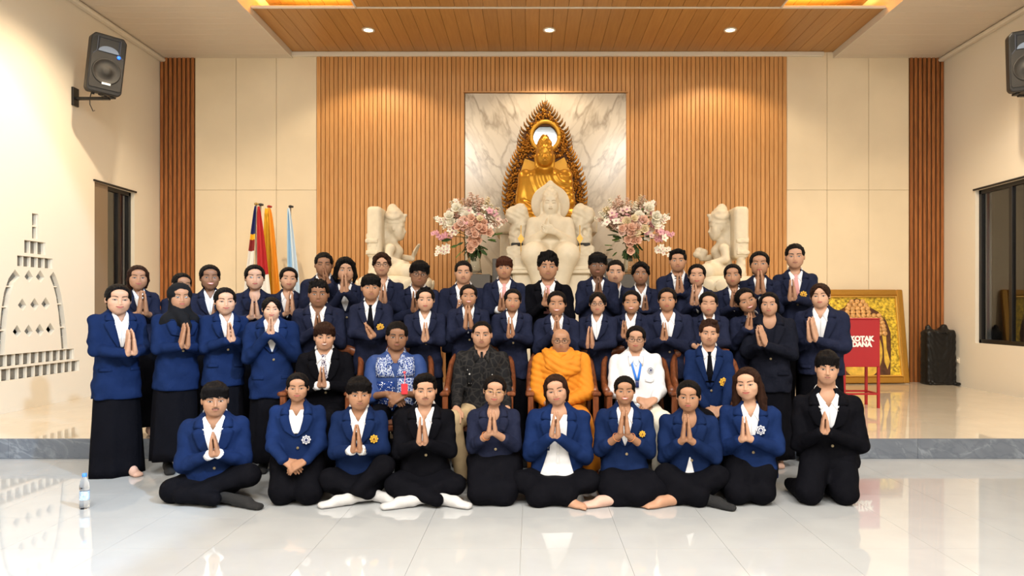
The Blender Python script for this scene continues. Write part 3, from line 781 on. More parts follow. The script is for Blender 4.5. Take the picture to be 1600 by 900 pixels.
# ------------------------------------------------------------------ people
def skin_mat(t):
    c = {'fair': (.48, .27, .175), 'light': (.41, .222, .138), 'tan': (.34, .172, .098), 'brown': (.225, .108, .060), 'dark': (.14, .066, .038)}[t]
    return mat('skin_'+t, c, .48, spec=.35, var=.07, vscale=14)
CLOTH = {'navy': (.0075, .0170, .060), 'blue': (.008, .0195, .074), 'dark': (.0135, .0165, .036), 'black': (.0042, .0042, .0060), 'char': (.0085, .0095, .016),
         'white': (.66, .66, .68), 'beige': (.45, .33, .19), 'orange': (.78, .29, .012), 'skirt': (.0045, .0045, .0065)}
def cloth(n):
    new = 'cloth_'+n not in MATS
    m = mat('cloth_'+n, CLOTH[n], .80, spec=.03 if n not in ('white', 'orange') else .2, bump=.18 if n == 'white' else (.48 if n in ('dark', 'char') else .30), bscale=13, stretch=(1, 1, .8), var=.12, vscale=9)
    if new:
        for nd in m.node_tree.nodes:
            if nd.bl_idname == 'ShaderNodeTexNoise' and abs(nd.inputs['Scale'].default_value-15) < .1: nd.inputs['Distortion'].default_value = 1.4
            if nd.bl_idname == 'ShaderNodeBump': nd.inputs['Distance'].default_value = .035
    return m
HAIRM = {'black': (.0050, .0040, .0040), 'brown': (.022, .0095, .006), 'reddish': (.040, .013, .007)}
def hair_mat(n):
    return mat('hair_'+n, HAIRM[n], .55, spec=.06, bump=.45, bscale=120, stretch=(1.6, 1.6, .12), var=.35, vscale=60)
M_EYEW = mat('eye_white', (.50, .44, .40), .35); M_IRIS = mat('eye_iris', (.008, .005, .004), .15); M_LID = mat('eye_lid', (.02, .010, .008), .6)
M_BROW = mat('brow', (.014, .009, .007), .7); M_TEETH = mat('teeth', (.80, .77, .70), .25)
M_LIPF = mat('lips_rose', (.40, .105, .085), .35); M_LIPM = mat('lips_natural', (.30, .115, .080), .45)
M_FRAME = mat('spectacle_metal', (.03, .022, .02), .3, metal=.6); M_GOLDRIM = mat('spectacle_gold', (.45, .30, .14), .3, metal=.9)

def head_prims(smile, female=False):
    u = []; jw = .272 if female else .290
    def e(c, r, k=.06, op='u', sym=False):
        for sx in ((1, -1) if sym else (1,)):
            u.append(('e', (c[0]*sx, c[1], c[2]), r, op, k))
    e((0, .06, .13), (.335, .405, .37), .05)
    e((0, -.09, -.12), (jw, .275, .335), .12); e((.14, -.16, -.22), (.125, .125, .15), .14, sym=True)
    e((0, -.20, -.375), (.120 if female else .150, .125, .110), .12)
    e((.160, -.215, -.08), (.11, .095, .10), .12, sym=True)
    e((0, -.30, .20), (.22, .07, .12), .12)
    if not female: e((.12, -.325, .085), (.10, .04, .035), .06, sym=True)
    e((.138, -.405, -.005), (.085, .055, .048), .06, 's', True)
    e((.135, -.30, -.005), (.068, .055, .045), .02, sym=True)
    u.append(('c', (0, -.345, .05), (0, -.415 if female else -.43, -.145), .026, .040 if female else .046, 'u', .05))
    e((.050, -.380, -.155), (.034 if female else .040, .042, .030), .03, sym=True)
    e((0, -.315, -.25), (.125, .075, .085), .08)
    w = 1.18 if smile else 1.
    e((0, -.385, -.228), (.088*w, .030, .022), .02)
    e((0, -.378, -.272), (.078*w, .032, .026), .02)
    if smile: e((.19, -.27, -.13), (.07, .06, .06), .07, sym=True)
    e((.335, .03, -.03), (.035, .075, .115), .03, sym=True)
    return u
def add_prims(s, prims, o, R, S):
    o = np.asarray(o); S = np.asarray(S)
    for q in prims:
        if q[0] == 'e': s.ell(o+R @ (np.array(q[1])*S), np.array(q[2])*S, R, q[3], q[4]*S[2])
        else: s.cone(o+R @ (np.array(q[1])*S), o+R @ (np.array(q[2])*S), q[3]*S[2], q[4]*S[2], q[5], q[6]*S[2])
I3 = np.eye(3); ONE = np.ones(3)
HEADS = {}
for sm_ in (0, 1, 2, 3):     # plain and smiling, men then women
    s_ = SDF(.3); add_prims(s_, head_prims(sm_ & 1, sm_ > 1), (0, 0, 0), I3, ONE); HEADS[sm_] = s_
def face_y(x, z, smile):
    x = np.asarray(x, float).ravel(); z = np.asarray(z, float).ravel()
    y = np.full(len(x), -.62)
    for _ in range(60):
        d = HEADS[smile].at(np.stack([x, y, z], -1)); y = y+np.clip(d, -.02, .05)*.7
    return y
def face_patch(b, X, Z, off, mi, smile):   # smile: key of the head variant
    X = np.asarray(X, float); Z = np.asarray(Z, float)
    y = face_y(X, Z, smile).reshape(X.shape)-off
    r, c = X.shape
    V = np.stack([X, y, Z], -1).reshape(-1, 3)
    b.add(V, [(i*c+j, i*c+j+1, (i+1)*c+j+1, (i+1)*c+j) for i in range(r-1) for j in range(c-1)], mi)
FEAT = {}
def eyes_mesh(smile, closed, female, side):
    key = ('eyes', smile, closed, female, side)
    if key in FEAT: return FEAT[key]
    b = MB(); u = np.linspace(-1, 1, 9); hv = (smile & 1)+2*bool(female)
    hh = .007 if closed else (.015 if smile else .020)
    for sx in (side,):
        X0 = sx*.137; xs = X0+u*.070*sx
        prof = np.maximum(1-u*u, 0)**.6
        mid = -.006+.006*u
        if not closed:
            X = np.stack([xs]*3); Z = np.stack([mid-hh*.8*prof, mid, mid+hh*prof])
            face_patch(b, X, Z, .006, 0, hv)
            ui = np.linspace(-1, 1, 7); xi = X0+ui*.031
            half = np.minimum(np.sqrt(np.maximum(1-ui*ui, 0))*.031, hh*1.0)
            face_patch(b, np.stack([xi]*3), np.stack([-.006-half*.85, ui*0-.006, -.006+half]), .011, 1, hv)
        t = .012 if female else .010
        X = np.stack([xs, xs]); Z = np.stack([mid+hh*prof-.003, mid+hh*prof+t])
        face_patch(b, X, Z, .011, 2, hv)
        Z = np.stack([mid-hh*.8*prof-.005, mid-hh*.8*prof])
        face_patch(b, X, Z, .008, 2, hv)
    FEAT[key] = b.mesh('eye', [M_EYEW, M_IRIS, M_LID]); return FEAT[key]
def brows_mesh(smile, female, side):
    key = ('brows', smile, female, side)
    if key in FEAT: return FEAT[key]
    b = MB(); u = np.linspace(0, 1, 7); hv = (smile & 1)+2*bool(female)
    for sx in (side,):
        xs = sx*(.055+u*.165); c = .088+.035*np.sin(u*2.2)-.012*u; t = (.013 if female else .019)*(1-.55*u)
        face_patch(b, np.stack([xs, xs]), np.stack([c-t, c+t]), .010, 0, hv)
    FEAT[key] = b.mesh('eyebrow', [M_BROW]); return FEAT[key]
def lips_mesh(smile, teeth, female):
    key = ('lips', smile, teeth, female)
    if key in FEAT: return FEAT[key]
    b = MB(); u = np.linspace(-1, 1, 11); hv = (smile & 1)+2*bool(female); w = .125 if teeth else (.112 if smile else .096)
    up = (.026 if smile else .004)*u*u
    prof = np.maximum(1-u*u, 0)**.7
    g = .016*prof if teeth else 0*u
    bow = .028*prof*(1-.25*np.exp(-(u/.15)**2))
    xs = u*w; c = -.250+up
    face_patch(b, np.stack([xs]*3), np.stack([c+g-.003, c+g+bow*.5, c+g+bow]), .009, 0, hv)
    face_patch(b, np.stack([xs]*3), np.stack([c-g-.032*prof, c-g-.016*prof, c-g+.003]), .009, 0, hv)
    if teeth: face_patch(b, np.stack([xs*.9]*2), np.stack([c-g*.8, c+g*.9]), .008, 1, hv)
    else: face_patch(b, np.stack([xs]*2), np.stack([c-.004, c+.004]), .012, 2, hv)
    if not female:
        for sx in (1, -1): face_patch(b, np.array([[sx*.022, sx*.048]]*2), np.array([[-.200]*2, [-.188]*2]), .004, 2, hv)
    FEAT[key] = b.mesh('lips', [M_LIPF if female else M_LIPM, M_TEETH, M_LID]); return FEAT[key]
def moustache_mesh():
    if 'mo' in FEAT: return FEAT['mo']
    b = MB(); u = np.linspace(-1, 1, 9)
    face_patch(b, np.stack([u*.10]*2), np.stack([-.215-.018*u*u, -.198-.022*u*u]), .007, 0, 0)
    FEAT['mo'] = b.mesh('moustache', [mat('stubble', (.05, .028, .02), .8)]); return FEAT['mo']
def glasses_mesh(gold):
    key = ('gl', gold)
    if key in FEAT: return FEAT[key]
    b = MB()
    for sx in (1, -1):
        pts = [(sx*.15+.112*math.cos(t), -.46+.05*abs(math.cos(t))*(1 if math.cos(t)*sx > 0 else 0), -.02+.085*math.sin(t)) for t in np.linspace(0, 2*PI, 21)]
        b.tube(pts, .010, 6)
        b.tube([(sx*.262, -.42, .01), (sx*.335, -.25, .02), (sx*.35, .02, .02)], .009, 6)
    b.tube([(-.04, -.46, 0), (0, -.475, .012), (.04, -.46, 0)], .010, 6)
    FEAT[key] = b.mesh('spectacles', [M_GOLDRIM if gold else M_FRAME], True); return FEAT[key]
HAIRS = {}
def hair_mesh(style, color):
    key = (style, color)
    if key in HAIRS: return HAIRS[key]
    for (st, co), me in HAIRS.items():
        if st == style:
            m2 = me.copy(); m2.materials.clear(); m2.materials.append(hair_mat(color)); HAIRS[key] = m2; return m2
    s = SDF(.3); c0 = np.array((0, .06, .13)); r0 = np.array((.335, .405, .37))
    e = s.ell; h = .030; amp = .010; fq = 26.; tuft = 0.
    def strands(side, pts, rs, k=.05):
        for sx in side: s.chain([(sx*x, y, z) for x, y, z in pts], rs, k)
    if style in ('bun', 'sidebangs', 'long', 'tail', 'clip'):
        amp = .006; fq = 40.
        e(c0+(0, .01, .012), r0+(.040, .035, .040)); e((0, .25, -.20), (.275, .19, .34), k=.10)
        e((0, -.54, -.13), (.275, .53, .485), op='s', k=.02)
        s.box((0, -.45, -.62), (.6, .50, .50), rnd=.04, op='s', k=.05); s.box((0, 0, -.90), (.7, .8, .46), rnd=.04, op='s', k=.05)
        e((.37, -.01, -.06), (.075, .085, .13), op='s', k=.02); e((-.37, -.01, -.06), (.075, .085, .13), op='s', k=.02)
        strands((1, -1), [(.035, -.285, .435), (.19, -.275, .335), (.288, -.19, .13), (.325, -.06, .0), (.30, .12, -.12)], [.030, .038, .034, .030, .040], .03)
        e((0, .22, -.26), (.26, .16, .18), k=.08)
        if style in ('bun', 'sidebangs', 'clip'): e((0, .50, .02), (.17, .14, .17), k=.06)
        if style == 'sidebangs':
            for sx in (1, -1): s.chain([(sx*.04, -.36, .40), (sx*.19, -.36, .24), (sx*.29, -.25, .02), (sx*.31, -.20, -.22)], [.045, .05, .035, .012], .03)
        if style == 'long':
            strands((1, -1), [(.10, -.24, .44), (.30, -.10, .22), (.35, .02, -.1), (.37, .06, -.5), (.40, .02, -.86)], [.08, .10, .11, .14, .10])
            s.chain([(0, .3, .1), (0, .36, -.4), (0, .30, -.8)], [.3, .26, .2], .1)
        if style == 'tail':
            strands((1, -1), [(.14, -.22, .42), (.30, -.12, .2), (.33, 0, -.1), (.28, .15, -.4)], [.06, .07, .07, .05])
            s.chain([(-.05, .36, .1), (-.22, .30, -.35), (-.34, .10, -.62), (-.36, .02, -.95)], [.18, .16, .12, .05], .08)
        if style == 'clip': s.cone((-.16, -.18, .50), (.16, -.18, .50), .05, .05, 'u', .03)
    elif style == 'hijab':
        e((0, .06, .13), (.405, .46, .44)); e((0, .02, -.28), (.345, .33, .36), k=.12)
        s.cone((0, .08, -.45), (0, .12, -.90), .30, .47, 'u', .15)
        s.chain([(-.06, -.24, -.60), (.04, -.36, -.80), (.12, -.44, -1.08), (.17, -.47, -1.42)], [.16, .17, .15, .07], .12)
        strands((1, -1), [(.16, -.06, -.58), (.40, -.03, -.84), (.56, .02, -1.0)], [.21, .19, .13], .16)
        e((0, -.48, -.055), (.238, .36, .385), op='s', k=.03)
        amp = .005; fq = 13
    else:
        top = {'short': .075, 'crop': .065, 'mop': .105, 'curtain': .085, 'volume': .10, 'spiky': .07, 'wavy': .10, 'curly': .10, 'receding': .03, 'fringe': .085, 'combed': .075}[style]
        e(c0+(0, 0, top*.35), r0+(top*.50, top*.5, top*.80))
        hl = {'short': .50, 'crop': .50, 'mop': .36, 'curtain': .50, 'volume': .46, 'spiky': .44, 'wavy': .46, 'curly': .50, 'receding': .58, 'fringe': .40, 'combed': .50}[style]
        e((0, -.50, -.17), (.34, .46, hl), op='s', k=.03)
        if style not in ('wavy', 'curtain'):
            s.box((0, -.33, -.35), (.6, .42, .36), rnd=.04, op='s', k=.04)
        s.box((0, 0, -.70), (.7, .8, .50), rnd=.04, op='s', k=.05)
        for sx in (1, -1): e((sx*.37, .03, -.09), (.12, .11, .16), op='s', k=.03)
        tuft = .012; amp = .007; fq = 34.
        if style in ('mop', 'fringe'):
            for i, x in enumerate(np.linspace(-.27, .27, 8)):
                z1 = .14+.035*math.sin(i*2.3) if style == 'mop' else .12+.015*math.sin(i*3)
                s.chain([(x*.7, -.16, .50-.9*x*x), (x*.98, -.335+.30*x*x, .36-.3*x*x), (x*1.10, -.372+1.1*x*x, z1)], [.085, .080, .030], .06)
        if style == 'volume':
            for i in range(9):
                a = -1.3+2.6*i/8; r = random.Random(i)
                s.chain([(.10*math.sin(a), -.05, .42), (.27*math.sin(a), -.25*math.cos(a)-.05, .52-.22*math.sin(a)**2+.05*r.random()), (.37*math.sin(a), -.34*math.cos(a)-.05, .24-.08*r.random())], [.10, .10, .03], .05)
            tuft = .022
        if style == 'spiky':
            for i in range(22):
                r = random.Random(i*7); a = r.uniform(0, 2*PI); q = r.uniform(.05, .30)
                x, y = q*math.sin(a), -q*math.cos(a)-.02
                s.chain([(x, y, .44), (x*1.25, y*1.25, .60+.06*r.random()-.35*q)], [.075, .02], .05)
            for x in (-.2, -.1, 0, .1, .2): s.chain([(x, -.25, .44), (x*1.1+.03, -.385+.6*x*x, .24)], [.08, .02], .04)
        if style in ('curtain', 'wavy'):
            z2 = -.02 if style == 'curtain' else -.40
            for sx in (1, -1):
                s.chain([(sx*.02, -.28, .46), (sx*.16, -.37, .36), (sx*.28, -.28, .16), (sx*.345, -.15, z2)], [.075, .075, .075, .035], .04)
                s.chain([(sx*.05, -.12, .50), (sx*.28, -.16, .30), (sx*.36, -.02, z2+.02)], [.09, .09, .05], .05)
                if style == 'wavy': s.chain([(sx*.34, .05, .1), (sx*.38, .06, -.25), (sx*.33, .10, -.50)], [.09, .10, .05], .05)
        if style == 'combed':
            s.chain([(-.25, -.24, .38), (.0, -.31, .45), (.24, -.22, .40)], [.09, .11, .09], .05)
        if style == 'curly':
            for i in range(34):
                r = random.Random(i*3+1); a = r.uniform(0, 2*PI); q = r.uniform(0, .31)
                e((q*math.sin(a), -q*math.cos(a)-.02, .55-.9*q*q), (.075,)*3, k=.03)
    def disp(p):
        ph = np.arctan2(p[..., 0], p[..., 2]-.05+.2)
        d = amp*np.sin(fq*ph+3*np.sin(5*p[..., 1]))
        if tuft: d = d+tuft*np.sin(17*p[..., 0]+4*np.sin(9*p[..., 2]))*np.sin(15*p[..., 1]+3*p[..., 0])*np.clip((p[..., 2]-.05)*3, 0, 1)
        return d.astype(np.float32)
    s.disp = disp
    v, f = s.mesh(h)
    HAIRS[key] = mesh_from('hair', v, f, hair_mat(color)) if style != 'hijab' else mesh_from('headscarf', v, f, mat('cloth_headscarf', (.0075, .0078, .0095), .85, spec=.1, bump=.5, bscale=14))
    return HAIRS[key]

def hand(s, W, d, n, t, hs=1., curl=0., fan=1.):
    """A hand at wrist W: fingers along d, palm facing n, thumb towards t."""
    W = np.asarray(W, float); d = nrm(d); n = nrm(n-d*(n @ d)); t = nrm(t-d*(t @ d)-n*(t @ n))
    for off, ln in ((.029, .068), (.010, .077), (-.010, .071), (-.028, .056)):
        k0 = W+d*.012*hs+t*off*.6*hs; k1 = W+(d*.088+t*off)*hs
        s.cone(k0, k1, .0145*hs, .0115*hs, 'u', .012*hs)
        dd = nrm(d+t*off*1.2*fan)
        d1 = nrm(dd*math.cos(curl*.6)+n*math.sin(curl*.6)); d2 = nrm(dd*math.cos(curl*1.5)+n*math.sin(curl*1.5))
        k2 = k1+d1*ln*.5*hs; k3 = k2+d2*ln*.5*hs
        s.chain([k1, k2, k3], [.0098*hs, .0090*hs, .0068*hs], .003*hs)
    s.chain([W+(d*.025+t*.022)*hs, W+(d*.062+t*.047+n*.006)*hs, W+(d*.098+t*.048+n*(.006+.02*curl))*hs], [.016*hs, .0115*hs, .0085*hs], .008*hs)

def frame_matrix(o, R, S):
    M = Matrix.Identity(4)
    for i in range(3):
        for j in range(3): M[i][j] = R[i, j]*S[j]
        M[i][3] = o[i]
    return M
def panel(L, rows, off, name, m, root, thick=.004, nx=5, sub=3):
    """A piece of cloth lying on the front of body L: rows of (height, left, right)."""
    rows = np.array(rows, float); t = np.arange(len(rows)); tt = np.linspace(0, len(rows)-1, (len(rows)-1)*sub+1)
    R = np.stack([np.interp(tt, t, rows[:, i]) for i in range(3)], -1)
    q = np.linspace(0, 1, nx); U = R[:, 1:2]*(1-q)+R[:, 2:3]*q; Wz = np.repeat(R[:, :1], nx, 1)
    V = L.front(U, Wz, off).reshape(-1, 3)-root_loc(root)
    r = len(R); f = [(i*nx+j, (i+1)*nx+j, (i+1)*nx+j+1, i*nx+j+1) for i in range(r-1) for j in range(nx-1)]
    o = obj(name, mesh_from(name, V, f, m), root)
    md = o.modifiers.new('thickness', 'SOLIDIFY'); md.thickness = thick; md.offset = 0
    return o
def root_loc(root): return np.array(root.location)
def sobj(s, h, name, m, root, lo=None, hi=None):
    v, f = s.mesh(h, lo, hi)
    if len(v) == 0: return None
    return obj(name, mesh_from(name, v-root_loc(root), f, m), root)
def sleeve_creases(elbows, amp):
    def d(p):
        r = 0
        for sg in (-1, 1):
            v = p-elbows[sg].astype(np.float32); l = np.sqrt((v*v).sum(-1)); r = r+np.sin(l*95+5*np.sin(v[..., 1]*22+sg))*np.exp(-(l/.13)**2)
        return (amp*r).astype(np.float32)
    return d
def cloth_disp(amp, seed):
    r = random.Random(seed); ph = [r.uniform(0, 6) for _ in range(6)]
    def d(p):
        x, y, z = p[..., 0], p[..., 1], p[..., 2]
        q = np.sin(34*z+11*x+ph[0]+1.5*np.sin(13*x+ph[1]))*np.sin(17*x-15*y+ph[2])+.6*np.sin(52*z-31*x+ph[3]+np.sin(21*y+ph[4]))*np.sin(25*y+9*z+ph[5])
        return (amp*q).astype(np.float32)
    return d
FEET = {}
def foot(root, loc, yaw, kind):
    """A stockinged, bare or shod foot; heel at loc, toes forward."""
    if kind not in FEET:
        s = SDF(.05)
        lie = kind.endswith('_lie')
        s.cone((0, .01, .035), (0, -.085, .045), .032, .032, k=.03); s.cone((0, -.06, .035), (0, -.17, .020), .034, .019, k=.03)
        s.ell((0, -.15, .018), (.044, .06, .018), k=.03); s.cone((0, .0, .05), (0, .16, .055) if lie else (0, .02, .14), .034, .040 if lie else .036, k=.03)
        if kind.startswith('bare'):
            for i, x in enumerate((-.032, -.014, .003, .019, .033)): s.cone((x*.9, -.19, .014), (x, -.222+.35*abs(x+.03), .012), .0115 if i == 0 else .008, .0095 if i == 0 else .007, k=.004)
        else: s.cone((-.02, -.19, .018), (.02, -.185, .016), .017, .014, k=.02)
        s.box((0, 0, -.05), (.3, .4, .05), op='s', rnd=.002)
        v, f = s.mesh(.0085)
        m = {'white': mat('sock_white', (.50, .49, .485), .9, bump=.3, bscale=150), 'black': mat('sock_black', (.010, .010, .011), .9, bump=.3, bscale=150), 'nude': mat('sock_nude', (.52, .33, .26), .6), 'bare': skin_mat('light'), 'shoe': mat('shoe_leather', (.012, .010, .010), .25)}[kind.split('_')[0]]
        FEET[kind] = mesh_from('foot', v, f, m)
    o = obj('foot' if kind.startswith('bare') else ('shoe' if kind == 'shoe' else 'sock'), FEET[kind], root)
    o.location = Vector(loc)-root.location; o.rotation_euler = (0, 0, yaw)
    return o
def crest(root, c, kind, r=.03, yaw=0.):
    """Embroidered lobed crest on a jacket breast."""
    b = MB(); n = 8
    rim = [(r*(1+.13*math.cos(n*t))*math.cos(t), r*(1+.13*math.cos(n*t))*math.sin(t)) for t in np.linspace(0, 2*PI, 65)[:-1]]
    b.prism(rim, .004, -.003, 0)
    ring = lambda rad, y0, y1, mi, k=24: b.prism([(rad*math.cos(t), rad*math.sin(t)) for t in np.linspace(0, 2*PI, k+1)[:-1]], y0, y1, mi)
    ring(r*.74, -.003, -.0045, 1); ring(r*.60, -.0045, -.006, 2 if kind == 'silver' else 0)
    b.prism([(0, r*.45), (r*.40, -r*.05), (r*.18, -r*.38), (-r*.18, -r*.38), (-r*.40, -r*.05)], -.006, -.0075, 1)
    g = mat('crest_gold', (.72, .40, .03), .55); si = mat('crest_silver', (.55, .56, .60), .5); nv = mat('crest_navy', (.02, .03, .10), .7); br = mat('crest_brown', (.22, .09, .01), .7)
    o = b.build('crest', [g, br, g] if kind == 'gold' else [si, nv, si], root)
    o['label'] = 'embroidered '+kind+' crest on the breast'
    o.location = Vector(c)-root.location; o.rotation_euler = (0, 0, yaw)
    return o
def skirt(root, cx, cy, z0, z1, a0, a1, m, name='skirt', b0=None, b1=None, yaw=0., folds=.012, seed=0):
    b = MB(); n = 40; k = 10; V = []; f = []; r = random.Random(seed)
    ph = r.uniform(0, 6); b0 = b0 or a0*.72; b1 = b1 or a1*.72
    for i in range(k+1):
        t = i/k; a = a0+(a1-a0)*t**.8; bb = b0+(b1-b0)*t**.8
        for j in range(n):
            th = 2*PI*j/n; q = 1+folds/a*t*(math.sin(7*th+ph+t)+.6*math.sin(11*th+2*ph))
            x, y = a*q*math.cos(th), bb*q*math.sin(th)
            V.append((cx+x*math.cos(yaw)-y*math.sin(yaw), cy+x*math.sin(yaw)+y*math.cos(yaw), z0+(z1-z0)*t))
    for i in range(k):
        for j in range(n): f.append((i*n+j, (i+1)*n+j, (i+1)*n+(j+1) % n, i*n+(j+1) % n))
    f.append(tuple(range(n))); f.append(tuple(range(k*n, (k+1)*n))[::-1])
    b.add(np.array(V)-root_loc(root), f)
    return b.build(name, m, root, True)

GROUND = {'floor': 0., 'platform': .184}
def build_person(p):
    g = GROUND[p.get('on', 'floor')]
    Y = p['Y']; k = Y/F; female = p.get('f', True); rnd = random.Random(int(p['hx']*7+p['ht']))
    top, chin = p['ht'], p['hc']
    Yh = Y-.05
    H = (chin-top)*Yh/F*p.get('hs', .93)
    yaw, roll, pitch = [math.radians(q) for q in p.get('head', (0, 0, 0))]
    aim = math.atan2((p['hx']-CX), F); yaw -= aim     # everyone looks towards the photographer
    Rh = rotz(yaw) @ roty(roll) @ rotx(pitch)
    Hc = P(p['hx'], chin, Yh)+np.array([0, 0, H*.5])
    S = np.array([H*p.get('hw', 1.09 if female else 1.10), H, H])
    xl, xr, sy = p['sh']
    root = empty('person', (P(p['hx'], 480, Y)[0], Y, g), p['label'], 'person', p.get('group'))
    pose = p.get('pose', 'stand')
    # torso
    N = P(p['hx'], sy, Y)+np.array([-math.sin(roll)*H*.62, 0, .055 if pose != 'stand' else .078])
    X0, X1 = P(xl, sy, Y)[0], P(xr, sy, Y)[0]
    by = math.radians(p.get('yaw', 0))-aim*.75
    sw = min(max((X1-X0)*.5*.97, .175), .245)
    hem = {'stand': N[2]-(.60 if female else .66), 'cross': g+.09, 'kneel': g+.15, 'tall': g+.27, 'chair': g+.44}[pose]
    if 'hem' in p: hem = P(0, p['hem'], Y)[2]
    B = np.array([(X0+X1)/2*.7+N[0]*.3, Y+p.get('lean', 0.), hem])
    if pose == 'stand': B[0] = N[0]*.5+(X0+X1)/2*.5
    up = nrm(N-B); xr_ = rotz(by)[:, 0]; yb = nrm(np.cross(up, xr_)); R = np.stack([np.cross(yb, up), yb, up], 1)
    L = float(np.linalg.norm(N-B)); q = sw/.21; fat = p.get('fat', 1.)
    wp = np.array([0, .2, .42, .62, .78, .88, .945, 1.0, 1.05])*L
    wp[5:] = L-np.array([.085, .045, .0, -.03])*q
    sit = pose in ('cross', 'kneel', 'chair')
    a = np.array([.84 if not sit else .90, .82, .76 if not female else .72, .78, .82, .84, .70, .38, .26])*sw*fat
    bb = np.array([.135, .13, .12, .128, .125, .112, .09, .072, .06])*q*fat
    T = Loft(B, R, wp, a, bb, n=2.6, sm=1)
    loc = lambda u, y, z: B+R @ np.array([u, y, z])
    skin = skin_mat(p.get('skin', 'light'))
    LL = .60*q; Wz = lambda w_: L-(1-w_)*LL     # heights of the jacket front, measured down from the neck
    # arms
    shoulders = {}; elbows = {}; wrists = {}
    hs = min(max(H/.215, .92), 1.15)*p.get('hand', 1.)
    mode = p.get('arms', 'pray')
    for sg in (-1, 1):
        shoulders[sg] = loc(sg*(sw-.062*q), .005, L-.085*q)
        elbows[sg] = loc(sg*(sw-.038), -.085, L-p.get('drop', .31)*q)
    hands = []
    if mode == 'pray':
        tx, ty, bx, by_ = p['hands']
        Yw = Y-.25*math.cos(by)-p.get('reach', 0.)
        b0 = P(bx, by_, Yw); t0 = P(tx, ty, Yw-.02)
        d = nrm(t0-b0); ln = np.linalg.norm(t0-b0); hsz = min(max(ln/.168, .80), 1.2); 
        side = rotz(by+math.radians(p.get('turn', 0)))[:, 0]; side = nrm(side-d*(side @ d)); back = nrm(np.cross(d, side))
        if back[1] < 0: back = -back
        for sg in (-1, 1):
            W = b0+side*sg*.023*hsz
            wrists[sg] = W-d*.01
            hands.append((W, nrm(d-side*sg*.075), -side*sg, back, hsz, p.get('curl', .0)))
    elif mode == 'lap':
        lx, ly = p['hands']; c = P(lx, ly, Y-p.get('reach', .30))
        for sg in (-1, 1):
            W = c+np.array([sg*.075, .02, .03]); wrists[sg] = W
            hands.append((W+np.array([0, -.012*sg, 0]), np.array([-sg*.85, -.25, -.42]), np.array([0, .6, -.75]), np.array([-sg*.2, -.5, .8]), hs, .55))
    elif mode == 'knees':
        for sg in (-1, 1):
            W = loc(sg*.20, -.36, 0); W[2] = g+.60; wrists[sg] = W
            hands.append((W, np.array([sg*-.1, -.85, -.5]), np.array([0, -.4, -.9]), np.array([-sg, -.2, 0.]), hs, .35))
        for sg in (-1, 1): elbows[sg] = loc(sg*(sw-.03), -.08, L-.33)
    # body: head, neck, chest, arms and hands grow out of one another
    s = SDF(.06)
    add_prims(s, head_prims(1 if p.get('smile') else 0, female), Hc, Rh, S)
    nk = Hc+Rh @ (np.array([0, .10, -.20])*S); nr = .044*q if female else .050*q
    s.cone(nk, N+R @ np.array([0, .01, -.06]), nr, nr*1.12, 'u', .03)
    s.ell(N+R @ np.array([0, -.012, -.08]), (.10*q, .075*q, .10*q), R, 'u', .03)
    s.cone(shoulders[-1], shoulders[1], .035, .035, 'u', .03)
    s.cone(N+R @ np.array([0, .01, -.1]), loc(0, 0, L*.45), .06, .06, 'u', .03)
    cuff = p.get('cuff', .97)
    for sg in (-1, 1):
        s.chain([shoulders[sg], elbows[sg], wrists[sg]], [.037, .034, .024*hs], .015)
    for W, d, n, t, z, cu in hands: hand(s, W, d, n, t, z, cu)
    res = p.get('res', .0068)
    sobj(s, res, 'body', skin, root)
    # face and hair
    M = frame_matrix(Hc-root_loc(root), Rh, S)
    sm = 1 if p.get('smile') else 0
    def feat(name, me):
        o = obj(name, me, root); o.matrix_basis = M; return o
    [(feat('eye', eyes_mesh(sm, p.get('closed', False), female, q_)), feat('eyebrow', brows_mesh(sm, female, q_))) for q_ in (-1, 1)]; feat('lips', lips_mesh(sm, p.get('smile') == 2, female))
    if p.get('moustache'): feat('moustache', moustache_mesh())
    if p.get('glasses'): feat('spectacles', glasses_mesh(p['glasses'] == 2))
    if p.get('hair') == 'hijab': feat('headscarf', hair_mesh('hijab', 'black'))
    elif p.get('hair'): feat('hair', hair_mesh(p['hair'], p.get('hcol', 'black')))
    # jacket
    out = p.get('out', 'blazer'); cm = cloth(p.get('col', 'navy')) if out in ('blazer',) else p['cmat']
    j = SDF(.06); j.loft(T, k=.03)
    sl = p.get('sleeve', 1.)
    for sg in (-1, 1):
        wv = wrists[sg]-elbows[sg]; e2 = elbows[sg]+wv*(cuff if cuff > 0 else .0)*(1-.012/np.linalg.norm(wv))
        j.cone(shoulders[sg], elbows[sg], .060*q*sl, .052*q*sl, 'u', .014)
        if cuff > .05: j.cone(elbows[sg], e2, .050*q*sl, (.050-.012*cuff)*sl, 'u', .012)
    j.cone(N+R @ np.array([0, .008, -.10 if out == 'blazer' else -.045]), N+(nk-N)*.9, nr*(1.12 if out == 'blazer' else 1.34), nr*(1.12 if out == 'blazer' else 1.6), 's', .008)
    if out == 'shirt': j.ell(T.front(0, Wz(.97), 0), (.030*q, .05*q, .062*q), R, 's', .01)
    if out == 'blazer': j.ell(T.front(0, Wz(.95), 0)+R @ np.array([0, -.01, 0]), (.055*q, .06*q, .085*q), R, 's', .01)
    _cd = cloth_disp(p.get('folds', .0052), int(p['hx'])); _c0 = T.front(0, Wz(.74), 0).astype(np.float32); _cr = sleeve_creases(elbows, .0035)
    j.disp = lambda p_: ((_cd(p_)+_cr(p_))*np.clip((np.sqrt((((p_-_c0)*np.array([1, 1, .62], np.float32))**2).sum(-1))-.10)/.09, .05, 1)).astype(np.float32)
